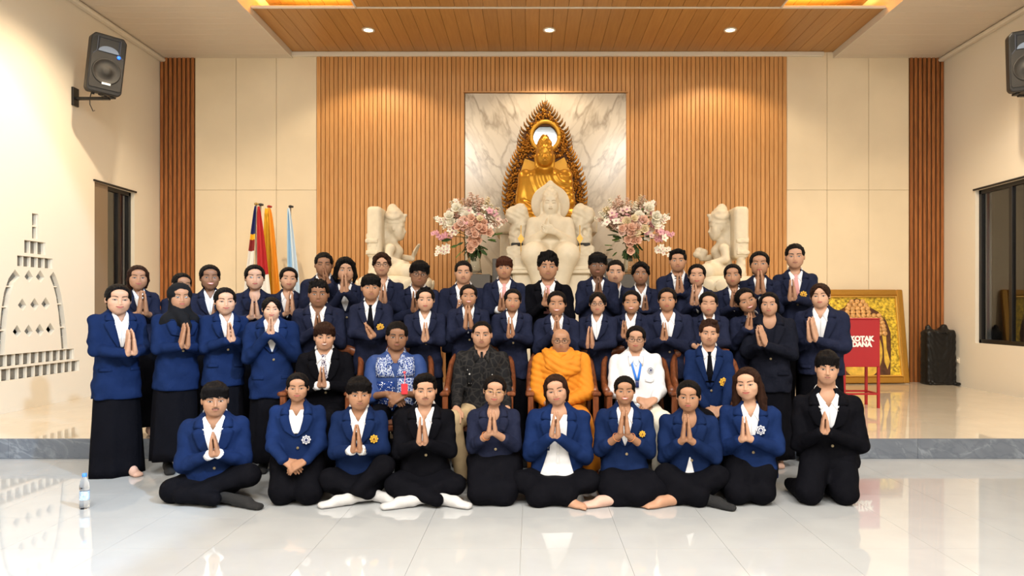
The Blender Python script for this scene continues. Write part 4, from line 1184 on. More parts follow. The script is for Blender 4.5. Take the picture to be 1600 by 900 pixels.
    if p.get('robefolds'):
        j.disp = lambda p_: (.008*(.55-np.abs(np.sin(70*(p_[..., 2]*.85+p_[..., 0]*.5)+2.2*np.sin(8*p_[..., 0]+2)+1.6*np.sin(13*p_[..., 1]))))*(.6+.4*np.sin(9*p_[..., 2]+4*p_[..., 0]))).astype(np.float32)
    jr = p.get('jres', .0125)
    jn = {'blazer': 'blazer', 'shirt': 'shirt', 'robe': 'robe'}[out]
    jo = sobj(j, jr, jn, cm, root)
    wm = cloth('white')
    c = q
    if out == 'blazer':
        vb = p.get('vb', .55)
        if p.get('open'):   # jacket hangs open over the shirt
            ins = [(.95, .058), (.88, .055), (.70, .050), (.50, .055), (.30, .095), (.10, .150), (.0, .172)]
        else:
            ins = [(.95, .058), (.88, .053), (.80, .046), (.70, .033), ((.70+vb)/2, .018), (vb, .0)]
        for sg in (-1, 1):
            vin = [(.95, .040), (.90, .020), (.85, .002)] if p.get('tie') is None else [(.95, .02), (.92, 0.), (.85, 0.)]
            if p.get('shirt', True):
                rows = [(Wz(w_), sg*np.interp(-w_, [-.95, -vin[1][0], -vin[2][0]], [v[1] for v in vin])*c if w_ > .85 else 0., sg*(np.interp(-w_, [-z[0] for z in ins], [z[1] for z in ins])+(.012 if w_ < .86 else -.004))*c) for w_ in (.925, .90, .87, .85, .78, .70, .64, .6, .56, .52)+((.4, .3, .2, .1, .0) if p.get('open') else ()) if p.get('open') or w_ > vb]
                panel(T, rows, .006, 'shirt_front', wm, root)
            e = lambda w_: np.interp(-w_, [-z[0] for z in ins], [z[1] for z in ins])
            rows = [(.872, e(.868), .088), (.83, e(.83), .122), (.79, e(.79), .116), (.68, e(.68), .088), ((.68+vb)/2, e((.68+vb)/2), .05), (vb, e(vb), e(vb)+.014)]
            panel(T, [(Wz(w_), sg*i*c, sg*o_*c) for w_, i, o_ in rows], .0105, 'lapel', cm, root, .006)
            if p.get('pockets') and pose == 'stand':
                panel(T, [(Wz(.245), sg*.065*c, sg*.150*c), (Wz(.205), sg*.065*c, sg*.150*c)], .007, 'pocket_flap', cm, root, .006)
        if p.get('tie') is not None:
            panel(T, [(Wz(.935), -.018*c, .018*c), (Wz(.895), -.012*c, .012*c), (Wz(.89), -.014*c, .014*c), (Wz(max(vb, .5)), -.036*c, .036*c)], .010, 'tie', p['tie'], root, .008)
        if p.get('bow'):
            for sg in (-1, 1): panel(T, [(Wz(.955), sg*.006, sg*.038), (Wz(.93), sg*.004, sg*.008), (Wz(.905), sg*.006, sg*.038)], .016, 'bow_tie', cloth('black'), root, .01)
        if p.get('tail'):
            panel(T, [(L*.42, -.004, .004), (L*.24, -.030, .026), (L*.10, -.055, .045)], .008, 'shirt_tail', wm, root)
        if p.get('button', True) and not p.get('open'):
            b = MB(); b.lathe((0, 0, 0), [(.010, .0), (.010, -.004), (.007, -.005)], 10, axis='y')
            o = b.build('button', mat('button', (.25, .2, .12), .3, metal=.7), root); o.location = Vector(T.front(.012, Wz(min(vb-.04, .46)), .006)-root_loc(root))
        jc = cm
    def lq(q_): return (q_-B) @ R
    def collar(name, m, ins, outs, thick):
        """A collar: wings on both sides of the neck opening joined by a band behind the neck."""
        def bez(a_, c_, b_, t): return a_*(1-t)**2+2*c_*t*(1-t)+b_*t*t
        def side(sg, pts): return [bez(*[np.array([sg*v[0], v[1], v[2]]) for v in (pts[0], pts[1], pts[2])], t) for t in np.linspace(0, 1, 7)]
        def back(p0): 
            rx, z0, z1 = abs(p0[0]), p0[2], p0[2]+.014
            return [np.array([rx*math.cos(a_), p0[1]+rx*.98*math.sin(a_), z0+(z1-z0)*math.sin(a_)]) for a_ in np.linspace(PI, 0, 13)[1:-1]]
        li = side(-1, ins)[::-1]+back(ins[0])+side(1, ins); lo_ = side(-1, outs)[::-1]+back(outs[0])+side(1, outs)
        V = []
        for u_, v_ in zip(li, lo_): V += [u_, (u_+v_)/2+np.array([0, -.003, .004]), v_]
        V = np.array(V) @ R.T+B-root_loc(root); n = len(li)
        o = obj(name, mesh_from(name, V, [(3*i+k_, 3*i+k_+1, 3*i+k_+4, 3*i+k_+3) for i in range(n-1) for k_ in (0, 1)], m), root)
        md = o.modifiers.new('t', 'SOLIDIFY'); md.thickness = thick; md.offset = 0
    fy = lambda u, w_, o_: lq(T.front(u, w_, o_))[1]
    if out == 'blazer':
        collar('jacket_collar', cm, [(nr*1.42, .006, L+.010), (.066*q, -.082*q, L-.010), (.050*q, fy(.050*q, Wz(.865), .014), Wz(.865))],
               [(nr*2.15, .010, L-.032*q), (.112*q, -.085*q, L-.030*q), (.114*q, fy(.112*q, Wz(.872), .013), Wz(.872))], .006)
    if p.get('collar', True):
        colm = p.get('collarm', wm); op = .004 if p.get('tie') is not None or p.get('bow') else .016
        collar('collar', colm, [(nr*1.14, .006, L+.036), (nr*1.25, -.080*q, L-.004), (op, fy(op, L-.062*q, .012), L-.062*q)],
               [(nr*1.48, .008, L+.004), (nr*1.55, -.098*q, L-.030), (.050*q, fy(.05*q, L-.112*q, .013), L-.112*q)], .004)
    if p.get('shirt_cuffs'):
        for sg in (-1, 1):
            wv = nrm(wrists[sg]-elbows[sg]); b = MB(); e2 = elbows[sg]+(wrists[sg]-elbows[sg])*cuff
            b.tube([e2-wv*.02-root_loc(root), e2+wv*.020-root_loc(root)], [.0375, .0355], 16); b.build('shirt_cuff', wm, root, True)
    if p.get('crest'):
        cx_, cy_, kd = p['crest']; C = P(cx_, cy_, Y-.13); ql = (C-B) @ R
        C = T.front(ql[0], ql[2], .012); crest(root, C, kd, p.get('crest_r', .030), by+ql[0]*1.8)
    if p.get('extra'): p['extra'](p, root, dict(T=T, L=L, R=R, B=B, N=N, wrists=wrists, elbows=elbows, loc=loc, k=k, g=g, q=q, Hc=Hc, S=S, H=H, sw=sw))
    # legs
    lm = p.get('lmat') or cloth('skirt' if p.get('skirt', female) else 'black')
    sk = p.get('skirt', female)
    if pose == 'stand':
        z0 = hem+.16; zb = P(0, p['bot'], Y)[2] if 'bot' in p else g+.09
        cx_, cy_ = B[0], B[1]
        if sk: skirt(root, cx_, cy_, z0, zb, sw*.74, p.get('flare', .20), lm, seed=int(p['hx']), yaw=by)
        else:
            b = MB()
            for sg in (-1, 1):
                b.tube([(cx_+sg*.075-root.location.x, cy_-Y, z0-g), (cx_+sg*.085-root.location.x, cy_-Y-.01, (z0-g)*.6), (cx_+sg*.09-root.location.x, cy_-Y, .06)], [.10, .085, .075], 14)
            b.ball((cx_-root.location.x, cy_-Y, z0-g), (.165, .12, .14), 14, 8)
            b.build('trousers', lm, root, True)
        for sg in (-1, 1): foot(root, (cx_+sg*.085, cy_+.03, g), by-sg*.0+p.get('toe', .12)*sg, p.get('foot', 'black'))
        return root
    t = SDF(.07); hip = np.array([B[0], B[1]+.02, g+.115])
    if pose == 'cross':
        kl, kr = p['knees']      # pixel positions of the outer knees
        Yk = Y-.16
        for sg, (kx, ky) in ((-1, kl), (1, kr)):
            K = P(kx-sg*15, ky, Yk); K[2] = max(K[2], g+.085)
            A = np.array([hip[0]-sg*.13, Y-.27-(.03 if sg < 0 else -.03), g+.06])
            if sg in p.get('ankles', {}): A = P(*p['ankles'][sg])
            t.cone(hip+np.array([sg*.09, 0, .02]), K, .098, .077, 'u', .05); t.cone(K, A, .070, .048 if not p.get('wide') else .085, 'u', .04)
        t.ell(hip+np.array([0, .02, -.01]), (.19, .15, .11), k=.05); t.cone(hip+np.array([-.1, -.10, 0]), hip+np.array([.1, -.10, 0]), .09, .09, k=.06)
    elif pose in ('kneel', 'tall'):
        zh = g+.24 if pose == 'kneel' else g+.36
        for sg, (kx, ky) in zip((-1, 1), p['knees']):
            K = P(kx, ky, Y-.20); K[2] = g+.092
            t.cone(np.array([hip[0]+sg*.085, Y+.0, zh]), K, .115, .092, 'u', .05 if not p.get('lump') else .12)
            t.cone(K, (K[0], Y+.15, g+.055), .085, .05, 'u', .04)
        t.ell((hip[0], Y+.04, zh), (.18, .15, .15), k=.06)
    elif pose == 'chair':
        zs = g+.50
        for sg in (-1, 1):
            K = np.array([hip[0]+sg*p.get('kw', .13), Y-.44, zs+.01]); A = np.array([hip[0]+sg*.12, Y-.40, g+.06])
            t.cone(np.array([hip[0]+sg*.085, Y, zs+.02]), K, .098, .078, 'u', .05); t.cone(K, A, .074, p.get('legw', .062), 'u', .03)
            foot(root, (A[0], A[1]+.02, g), sg*.1, p.get('foot', 'shoe'))
        t.ell((hip[0], Y+.02, zs+.02), (.18, .14, .12), k=.05)
    for fn in p.get('legprims', []): fn(t, hip, g)
    t.box((hip[0], Y-.2, g-.05), (1, 1, .05), op='s', rnd=.002)
    t.disp = cloth_disp(.004, int(p['hx'])+1)
    sobj(t, p.get('lres', .015), 'skirt' if sk else ('robe_skirt' if out == 'robe' else 'trousers'), lm, root)
    for fx, fy, fY, fyaw, kd, tilt in p.get('feet', []):
        c_ = P(fx, fy, fY); o = foot(root, (c_[0], c_[1], g+.002), fyaw, kd+'_lie')
    return root
# ------------------------------------------------------------------ altar: gilded statue with its carved halo
YG = 11.12; G = lambda px, py, dy=0.: P(px, py, YG+dy)+np.array([0, 0, 0]); gk = YG/F
gb = empty('gilded_statue', tuple(G(852, 345)), 'gilded seated meditating statue before the marble slab', 'statue')
s = SDF(.09); Rg = rotz(0); Hh = 37*gk
hc = G(851, 243, -.30)
add_prims(s, head_prims(0), hc, Rg, np.array([Hh*1.08, Hh, Hh]))
s.ell(hc+np.array([0, .05, Hh*.48]), (Hh*.33, Hh*.36, Hh*.30), k=.04); s.ell(hc+np.array([0, .05, Hh*.74]), (Hh*.18, Hh*.18, Hh*.16), k=.03)
for sg in (-1, 1): s.cone(hc+np.array([sg*.36*Hh, .02, -.05*Hh]), hc+np.array([sg*.35*Hh, 0, -.42*Hh]), .03, .022)
s.cone(hc+np.array([0, .05, -.3*Hh]), G(852, 272, -.22), .095, .12, k=.05)
T_ = Loft(G(852, 345, -.22), I3, np.array([0, .2, .5, .68, .76, .82])*1.0, [.40, .33, .36, .38, .26, .10], [.22, .19, .20, .18, .13, .09], n=2.3); s.loft(T_, k=.05)
for sg in (-1, 1):
    sh = G(852+sg*31, 276, -.2); el = G(852+sg*37, 318, -.28); wr_ = G(852+sg*10, 336, -.55)
    s.chain([sh, el, wr_], [.115, .085, .055], .03)
    s.cone(G(852+sg*12, 340, -.25), G(852+sg*46, 339, -.45), .15, .12, k=.05); s.cone(G(852+sg*46, 339, -.45), G(852-sg*8, 342, -.62), .115, .08, k=.04)
def gd(p):
    q = p-hc.astype(np.float32); hair = (q[..., 2] > .12*Hh+.35*(-q[..., 1]-.25*Hh).clip(0)) & (q[..., 2] < 1.2*Hh)
    cur = .008*np.sin(p[..., 0]*95)*np.sin(p[..., 2]*95+1)*hair
    a = np.arctan2(p[..., 0]-(hc[0]+.30), p[..., 2]-(hc[2]-.25)); r_ = np.hypot(p[..., 0]-(hc[0]+.30), p[..., 2]-(hc[2]-.25))
    rob = (p[..., 2] < hc[2]-.28)*(p[..., 0] > hc[0]-.27+.35*(hc[2]-.30-p[..., 2]).clip(0, .3))
    return (cur+.006*np.sin(r_*62+2*a)*rob).astype(np.float32)
s.disp = gd
st_obj(s, .0145, 'figure', M_GOLD, gb)
M_ = frame_matrix(hc-np.array(gb.location), Rg, np.array([Hh*1.08, Hh, Hh]))
for q_ in (-1, 1):
    e_ = eyes_mesh(0, True, False, q_).copy(); e_.materials.clear(); [e_.materials.append(M_GOLDDARK) for _ in range(3)]; o = obj('eyelid', e_, gb); o.matrix_basis = M_
def statue_face(root, M_, m):  # overlays brows and lips in a darker tone, as shade in the carving
    for nm, src in (('eyebrow', brows_mesh(0, False, -1)), ('eyebrow', brows_mesh(0, False, 1)), ('lips', lips_mesh(0, False, True))):
        e_ = src.copy(); e_.materials.clear(); [e_.materials.append(m) for _ in range(3)]; o = obj(nm, e_, root); o.matrix_basis = M_
statue_face(gb, M_, M_GOLDDARK)
# halo plate
ma = empty('carved_halo', tuple(G(851, 345, .14)), 'flame-edged carved gilded halo behind the gilded statue', 'halo')
mo = np.array(ma.location)
prof = [(0, 166), (9, 176), (20, 188), (32, 205), (37, 222), (39, 238), (46, 250), (54, 268), (60, 290), (62, 312), (60, 330), (54, 346)]
out_ = [(851+x, y) for x, y in prof]+[(851-x, y) for x, y in prof[::-1][:-1]]
hole = [(852+19*math.cos(t), 213+20*math.sin(t)) for t in np.linspace(0, 2*PI, 29)[:-1]]
def plate(outer, hole, y0, y1, name, m):
    pts = [Vector((G(*q)[0], G(*q)[2])) for q in outer]; n = len(pts); e = [(i, (i+1) % n) for i in range(n)]
    if hole: 
        hp = [Vector((G(*q)[0], G(*q)[2])) for q in hole]; k = len(hp); pts += hp; e += [(n+i, n+(i+1) % k) for i in range(k)]
    vs, es, fs, *_ = delaunay_2d_cdt(pts, e, [], 1, 1e-6)
    hcn = sum(hp, Vector((0, 0)))/len(hp) if hole else None; rh = (hp[0]-hcn).length if hole else 0
    b = MB(); ff = [tuple(f) for f in fs if not hole or (sum((vs[i] for i in f), Vector((0, 0)))/3-hcn).length > rh*.97]
    V = [(v.x-mo[0], YG+y0-mo[1], v.y-mo[2]) for v in vs]; V2 = [(v.x-mo[0], YG+y1-mo[1], v.y-mo[2]) for v in vs]; k = len(vs)
    b.add(V+V2, ff+[tuple(i+k for i in f[::-1]) for f in ff]+[(i, j, j+k, i+k) for i, j in e])
    return bm_fix(b.build(name, m, ma))
plate(out_, hole, .10, .14, 'plate', M_GOLDPIT)
inner = [(820, 246), (813, 268), (806, 300), (804, 330), (812, 345), (892, 345), (900, 330), (898, 300), (890, 262), (882, 244), (868, 252), (836, 252)]
plate(inner, None, .075, .10, 'back_panel', M_GOLDFLAT)
b = MB(); b.tube([G(852+22*math.cos(t), 213+23*math.sin(t), .08)-mo for t in np.linspace(0, 2*PI, 33)], .035, 8); b.build('halo_ring', M_GOLDFLAT, ma, True)
o = MB(); o.prism([(G(x, y)[0]-mo[0], G(x, y)[2]-mo[2]) for x, y in hole], YG+.125-mo[1], YG+.135-mo[1]); o.build('halo_mirror', mat('mirror_glass', (.20, .215, .23), .08, metal=1.), ma)
rnd_ = random.Random(4); sc_ = MB()
def inside_band(x, y):
    dx = abs(x-851); e = np.interp(y, [q[1] for q in prof], [q[0] for q in prof])
    if dx > e-1.5: return False
    if math.hypot(x-852, y-213) < 25: return False
    if y > 246 and dx < np.interp(y, [246, 300, 345], [33, 46, 47]): return False
    return True
cnt = 0
while cnt < 520:
    x, y = rnd_.uniform(786, 916), rnd_.uniform(168, 345)
    if not inside_band(x, y): continue
    cnt += 1; a0 = rnd_.uniform(0, 2*PI); r0_ = rnd_.uniform(1.6, 4.2); dirn = rnd_.choice((-1, 1))
    pts = [G(x+r0_*(1-.17*k)*math.cos(a0+dirn*k*.75), y+r0_*(1-.17*k)*math.sin(a0+dirn*k*.75), .085-.008*k)-mo for k in range(6)]
    sc_.tube(pts, [.005, .012, .014, .013, .010, .006], 5)
o = sc_.build('scrollwork', M_GOLDDARK, ma, True); o['kind'] = 'stuff'
# flames licking off the rim
for sg in (-1, 1):
    for i in range(34):
        t = i/33; L_ = np.linspace(0, 1, len(prof)); x = np.interp(t, L_, [q[0] for q in prof]); y = np.interp(t, L_, [q[1] for q in prof])
        x2 = np.interp(t+.02, L_, [q[0] for q in prof]); y2 = np.interp(t+.02, L_, [q[1] for q in prof])
        nx_, ny_ = (y2-y), -(x2-x); ln = math.hypot(nx_, ny_)+1e-6; nx_ /= ln; ny_ /= ln
        h_ = 7.5; b = MB()
        p0 = G(851+sg*(x-1), y+1, .12); p1 = G(851+sg*(x+nx_*h_*.5), y+ny_*h_*.5-2.0, .115); p2 = G(851+sg*(x+nx_*h_*.75), y+ny_*h_*.7-6.5, .12)
        b.tube([p0-mo, p1-mo, p2-mo], [.024, .019, .003], 5); b.build('flame', mat('gold_flame', (.22, .10, .02), .45, metal=.5) if t < .42 else M_GOLDDARK, ma, True)
b = MB(); b.tube([G(851, 170, .12)-mo, G(850, 164, .12)-mo, G(852, 157, .12)-mo], [.03, .022, .003], 6); b.build('flame', mat('gold_flame', (0, 0, 0)), ma, True)
# white plinth carrying the gilded statue
pc = empty('altar_plinth', (G(852, 480)[0], YG-.25, ZP), 'white stepped plinth under the gilded statue', 'plinth')
zt0 = G(852, 352)[2]-ZP
MB().box((0, 0, zt0-.10), (1.5, .95, .20), bev=.02).build('cornice_slab', M_WHITEST, pc); MB().box((0, .02, (zt0-.2)/2), (1.36, .85, zt0-.2), bev=.01).build('plinth_block', M_WHITEST, pc)

# ------------------------------------------------------------------ enthroned white statue
YC = 9.95; ck = YC/F; Cc = lambda px, py, dy=0.: P(px, py, YC+dy)
th = empty('white_throne', (Cc(860, 480)[0], YC, ZP), 'carved white throne with scroll posts and pointed round halo', 'throne'); to = np.array(th.location)
s = SDF(.09); hcn = Cc(860, 319, .16)
s.ell(hcn, (31*ck, .05, 31*ck), k=.01); s.cone(Cc(860, 300, .16), Cc(860, 285, .16), .07, .012, k=.12)
s.ell(hcn+np.array([0, -.06, 0]), (26*ck, .03, 26*ck), op='s', k=.01)
st_obj(s, .013, 'halo', M_WHITEST, th)
MB().box((0, .12, (Cc(860, 340)[2]-ZP)/2), (72*ck, .20, Cc(860, 340)[2]-ZP), bev=.03).build('throne_back', M_WHITEST, th)
zs_ = Cc(860, 402)[2]-ZP
MB().box((0, -.10, zs_/2), (116*ck, .62, zs_), bev=.03).build('throne_seat', M_WHITEST, th)
for z_, w2 in ((Cc(860, 422)[2]-ZP, 132), (Cc(860, 427)[2]-ZP, 138), (.20, 150)):
    MB().box((0, -.10, z_), (w2*ck, .74, .05 if z_ > .3 else .4), bev=.012).build('moulding', M_WHITEST, th)
for sg in (-1, 1):
    s = SDF(.07); X = lambda dx, py, dy=0.: Cc(860+sg*dx, py, dy)
    s.chain([X(50, 395), X(50, 372), X(47, 352), X(52, 338), X(60, 332), X(62, 342), X(56, 347)], [.13, .10, .11, .10, .07, .06, .05], .03)
    s.ell(X(47, 332), (.11, .12, .13), k=.03); s.ell(X(60, 338), (.09, .10, .10), k=.03); s.chain([X(40, 340), X(37, 350), X(38, 372)], [.07, .05, .06], .03)
    s.cone(X(56, 360), X(58, 376), .08, .07, k=.03); s.box(X(50, 400), (.16, .22, .13), rnd=.03, k=.03)
    s.ell(X(54, 362, -.10), (.05, .05, .05), op='s', k=.02)
    s.disp = lambda p: (.010*np.sin(p[..., 0]*48+3*np.sin(p[..., 2]*21))*np.sin(p[..., 2]*44)).astype(np.float32)
    st_obj(s, .0145, 'scroll_post', M_WHITEST, th)
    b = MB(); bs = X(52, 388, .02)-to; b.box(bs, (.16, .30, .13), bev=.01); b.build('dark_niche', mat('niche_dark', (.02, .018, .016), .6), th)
    b = MB(); b.tube([X(46, 352, -.30)-to, X(46, 408, -.30)-to], .006, 6); c_ = X(46, 373, -.30)-to
    b.prism([(c_[0], c_[2]+.07), (c_[0]+.045, c_[2]), (c_[0], c_[2]-.07), (c_[0]-.045, c_[2])], c_[1]-.012, c_[1]+.012)
    c2 = X(46, 407, -.30)-to; b.lathe(tuple(c2), [(.004, .06), (.012, .02), (.030, -.03)], 8)
    b.build('hanging_ornament', mat('ornament_gold', (.52, .30, .07), .35, metal=.7), th)
wsr = empty('white_statue', (Cc(860, 480)[0], YC-.15, Cc(860, 400)[2]), 'white seated teaching statue enthroned in the middle of the altar', 'statue')
s = SDF(.09); Hh2 = 36*ck; hc2 = Cc(860, 319, -.12); hd = np.array([Hh2*1.04, Hh2, Hh2])
add_prims(s, head_prims(0), hc2, I3, hd)
s.ell(hc2+np.array([0, .04, Hh2*.40]), (Hh2*.34, Hh2*.36, Hh2*.28), k=.03); s.ell(hc2+np.array([0, .04, Hh2*.66]), (Hh2*.15, Hh2*.15, Hh2*.13), k=.03)
for sg in (-1, 1): s.cone(hc2+np.array([sg*.36*Hh2, .02, 0]), hc2+np.array([sg*.37*Hh2, .02, -.48*Hh2]), .028, .026)
s.cone(hc2+np.array([0, .04, -.25*Hh2]), Cc(860, 343, -.08), .085, .10, k=.04)
s.loft(Loft(Cc(860, 402, -.10), I3, [0, .15, .38, .48, .55, .60], [.24, .20, .265, .285, .20, .09], [.17, .145, .16, .15, .11, .08], n=2.3), k=.04)
for sg in (-1, 1):
    s.chain([Cc(860+sg*27, 349, -.10), Cc(860+sg*34, 380, -.16), Cc(860+sg*8, 362, -.36)], [.090, .070, .045], .03)
    s.chain([Cc(860+sg*12, 396, -.10), Cc(860+sg*27, 397, -.52)], [.17, .155], .06); s.chain([Cc(860+sg*27, 398, -.52), Cc(860+sg*15, 440, -.48), Cc(860+sg*13, 452, -.48)], [.15, .11, .10], .05)
    s.cone(Cc(860+sg*13, 455, -.48), Cc(860+sg*13, 458, -.68), .07, .05)
s.box(Cc(860, 425, -.42), (.16, .05, .26), rnd=.04, k=.06)
hand(s, Cc(853, 364, -.37), np.array([.10, -.1, 1.]), np.array([.9, .3, 0]), np.array([0, .8, .2]), 1.5, .25)
hand(s, Cc(868, 363, -.37), np.array([-.85, -.35, .25]), np.array([0, .9, .3]), np.array([0, .1, 1.]), 1.4, .7)
s.disp = lambda p: (.007*np.sin((p[..., 0]-hc2[0])*90)*np.sin((p[..., 2])*90)*((p[..., 2] > hc2[2]+.12*Hh2) & (p[..., 1] > hc2[1]-.30*Hh2))).astype(np.float32)
st_obj(s, .0138, 'figure', M_WHITEST, wsr)
M_ = frame_matrix(hc2-np.array(wsr.location), I3, hd); M_ST2 = mat('statue_shade', (.44, .33, .21), .6)  # shade put into the colour of lids, brows and lips
for q_ in (-1, 1):
    e_ = eyes_mesh(0, True, False, q_).copy(); e_.materials.clear(); [e_.materials.append(M_ST2) for _ in range(3)]; o = obj('eyelid', e_, wsr); o.matrix_basis = M_
statue_face(wsr, M_, M_ST2)

# ------------------------------------------------------------------ two white figures in profile
YS = 10.3; sk_ = YS/F
for side, lab, lab2 in ((1, 'white crowned seated statue in profile left of the altar', 'white lotus pedestal left of the altar'), (-1, 'white crowned seated statue in profile right of the altar', 'white lotus pedestal right of the altar')):
    S_ = lambda px, py, dy=0.: P(px if side > 0 else 1741-px, py, YS+dy)
    t = empty('profile_statue', tuple(S_(618, 430)), lab, 'statue'); tl = np.array(t.location)
    s = SDF(.09); Hs = 39*sk_; Rs = rotz(side*math.radians(88)); hc3 = S_(618.5, 357)
    add_prims(s, head_prims(0), hc3, Rs, np.array([Hs*.95, Hs*.9, Hs]))
    s.ell(hc3+Rs @ np.array([0, .06, .44])*Hs, (.38*Hs,)*3, k=.03); s.cone(hc3+Rs @ np.array([0, .10, .5])*Hs, hc3+Rs @ np.array([0, .13, .80])*Hs, .11, .07, k=.04)
    s.cone(hc3+Rs @ np.array([0, -.30, .36])*Hs, hc3+Rs @ np.array([0, -.40, .52])*Hs, .035, .02, k=.03)
    s.chain([hc3+Rs @ np.array([0, .34, .1])*Hs, hc3+Rs @ np.array([0, .42, -.35])*Hs, hc3+Rs @ np.array([.1, .40, -.7])*Hs], [.075, .07, .045], .04)
    s.cone(hc3+Rs @ np.array([0, .10, -.3])*Hs, S_(613, 384), .058, .07, k=.03)
    s.chain([S_(612, 391), S_(612, 404), S_(611, 422)], [.125, .115, .15], .05); s.cone(S_(620, 393), S_(612, 391), .095, .115, k=.04); s.cone(S_(611, 388, -.20), S_(611, 388, .20), .065, .065, k=.04)
    for sg in (-1, 1):
        hy = sg*.20
        if sg < 0: s.chain([S_(609, 388, hy), S_(607, 405, hy-.05), S_(628, 411, hy-.02)], [.068, .054, .040], .015); s.cone(S_(628, 411, hy-.02), S_(637, 412, hy+.05), .042, .03, k=.02)
        else: s.chain([S_(611, 383, hy), S_(620, 402, hy+.02), S_(644, 404, hy-.10)], [.075, .058, .042], .03)
        s.cone(S_(612, 424, sg*.08), S_(636, 424, sg*.34), .12, .11, k=.05); s.cone(S_(636, 425, sg*.34), S_(640, 427, -sg*.05), .10, .08, k=.05)
    hx = S_(645, 402, .10)
    if side > 0: hand(s, hx, np.array([.45, 0, 1.]), np.array([.8, -.2, -.2]), np.array([0, -1, 0.]), 1.35, .15)
    else: 
        for (dx, dz) in ((0, 0), (.06, .02), (.03, .07), (-.03, .05)): s.ell(hx+np.array([side*dx, 0, dz+.02]), (.065, .06, .055), k=.015)
    def dsp(p, c=hc3, R_=Rs, H_=Hs):
        q = (p-c.astype(np.float32)) @ R_.astype(np.float32); return (.008*np.sin(p[..., 2]*70+2*np.sin(p[..., 1]*30))*np.sin(p[..., 1]*60)*((q[..., 2] > .16*H_) & (q[..., 2] < .9*H_))).astype(np.float32)
    s.disp = dsp
    st_obj(s, .0125, 'figure', M_WHITEST, t)
    # halo slab and ornate throne post behind the shoulders
    s = SDF(.07)
    s.box(S_(591, 366), (.105, .30, .37), rnd=.06)
    st_obj(s, .016, 'halo_slab', M_WHITEST, t)
    s = SDF(.07)
    for px, py, r_ in ((583, 362, .07), (580, 371, .075), (586, 366, .06)): s.ell(S_(px, py, -.22), (r_,)*3, k=.03)
    s.box(S_(583, 377, -.22), (.09, .10, .03), rnd=.012); s.box(S_(584, 386, -.22), (.065, .08, .06), rnd=.012); s.box(S_(583, 395, -.22), (.09, .10, .03), rnd=.012); s.chain([S_(584, 397, -.22), S_(583, 412, -.22), S_(585, 428, -.22)], [.07, .06, .09], .02)
    s.disp = lambda p: (.007*np.sin(p[..., 0]*60)*np.sin(p[..., 2]*60)).astype(np.float32)
    st_obj(s, .014, 'throne_post', M_WHITEST, t)
    pd = empty('lotus_pedestal', (S_(618, 430)[0], YS, ZP), lab2, 'pedestal'); zp0 = S_(618, 433)[2]-ZP
    b = MB(); b.lathe((0, 0, 0), [(.50, zp0-.22), (.56, zp0-.12), (.52, zp0-.03), (.48, zp0)], 36); b.build('lotus_ring', M_WHITEST, pd, True)
    pe = MB(); pe.ball((0, 0, 0), (.10, .03, .10), 10, 6); pm_ = pe.mesh('lotus_petal', M_WHITEST, True)
    for i in range(18):
        a = 2*PI*i/18; o = obj('lotus_petal', pm_, pd); o.location = (.53*math.cos(a), .53*math.sin(a), zp0-.14); o.rotation_euler = (.25, 0, a+PI/2)
    MB().box((0, 0, (zp0-.22)/2), (.95, .80, zp0-.22), bev=.02).build('pedestal_block', M_WHITEST, pd)
    MB().box((0, 0, zp0-.26), (1.10, .95, .06), bev=.012).build('pedestal_slab', M_WHITEST, pd)

# ------------------------------------------------------------------ flower arrangements
FM = {'peach': (.82, .52, .38), 'cream': (.86, .72, .48), 'white': (.90, .84, .70), 'pink': (.74, .38, .42), 'blush': (.82, .60, .50), 'lilac': (.58, .26, .40), 'leaf': (.035, .075, .018), 'leafl': (.10, .18, .04), 'stem': (.10, .13, .04)}
def fmat(n): return mat('petal_'+n, FM[n], .6, var=.12, vscale=40)
def petal(b, c, d, n, ln, wd, cup, mi=0):
    d = nrm(d); n = nrm(n-d*(n @ d)); t = np.cross(d, n); V = []
    for u, w_, h_ in ((0, .25, 0), (.5, 1., .35), (1., .45, 1.)):
        for s_ in (-1, 0, 1): V.append(c+d*ln*u+t*wd*w_*s_*.5+n*cup*(h_+abs(s_)*.5))
    b.add(V, [(0, 1, 4, 3), (1, 2, 5, 4), (3, 4, 7, 6), (4, 5, 8, 7)], mi)
def rose_mesh(col):
    b = MB(); r = random.Random(1)
    for ring, (n, rad, ln, wd, up) in enumerate(((5, .012, .050, .06, .55), (5, .008, .042, .05, 1.1), (4, .004, .034, .036, 2.2))):
        for i in range(n):
            a = 2*PI*i/n+ring*.6; o = np.array([math.cos(a), math.sin(a), 0]); petal(b, o*rad, o+np.array([0, 0, up]), np.array([0, 0, 1.])-o*.8, ln, wd, .012)
    b.ball((0, 0, .018), (.012, .012, .016), 6, 4); return b.mesh('rose', fmat(col), True)
def orchid_mesh(col, c2):
    b = MB()
    for i in range(5):
        a = 2*PI*i/5+.3; o = np.array([math.cos(a), math.sin(a), .15]); petal(b, o*.004, o, np.array([0, 0, 1.]), .040, .034, .006, 0)
    b.ball((0, 0, .008), (.010, .010, .010), 6, 4, 1); return b.mesh('orchid', [fmat(col), fmat(c2)], True)
def cluster_mesh(col, c2):
    b = MB(); r = random.Random(5)
    for i in range(34):
        v = nrm([r.gauss(0, 1), r.gauss(0, 1), abs(r.gauss(0, .8))]); c = v*.055
        for k in range(4):
            t = nrm(np.cross(v, [r.random()-.5, r.random()-.5, r.random()])); petal(b, c, t+v*.3, v, .022, .022, .003, i % 3 == 0)
    return b.mesh('hydrangea', [fmat(col), fmat(c2)], True)
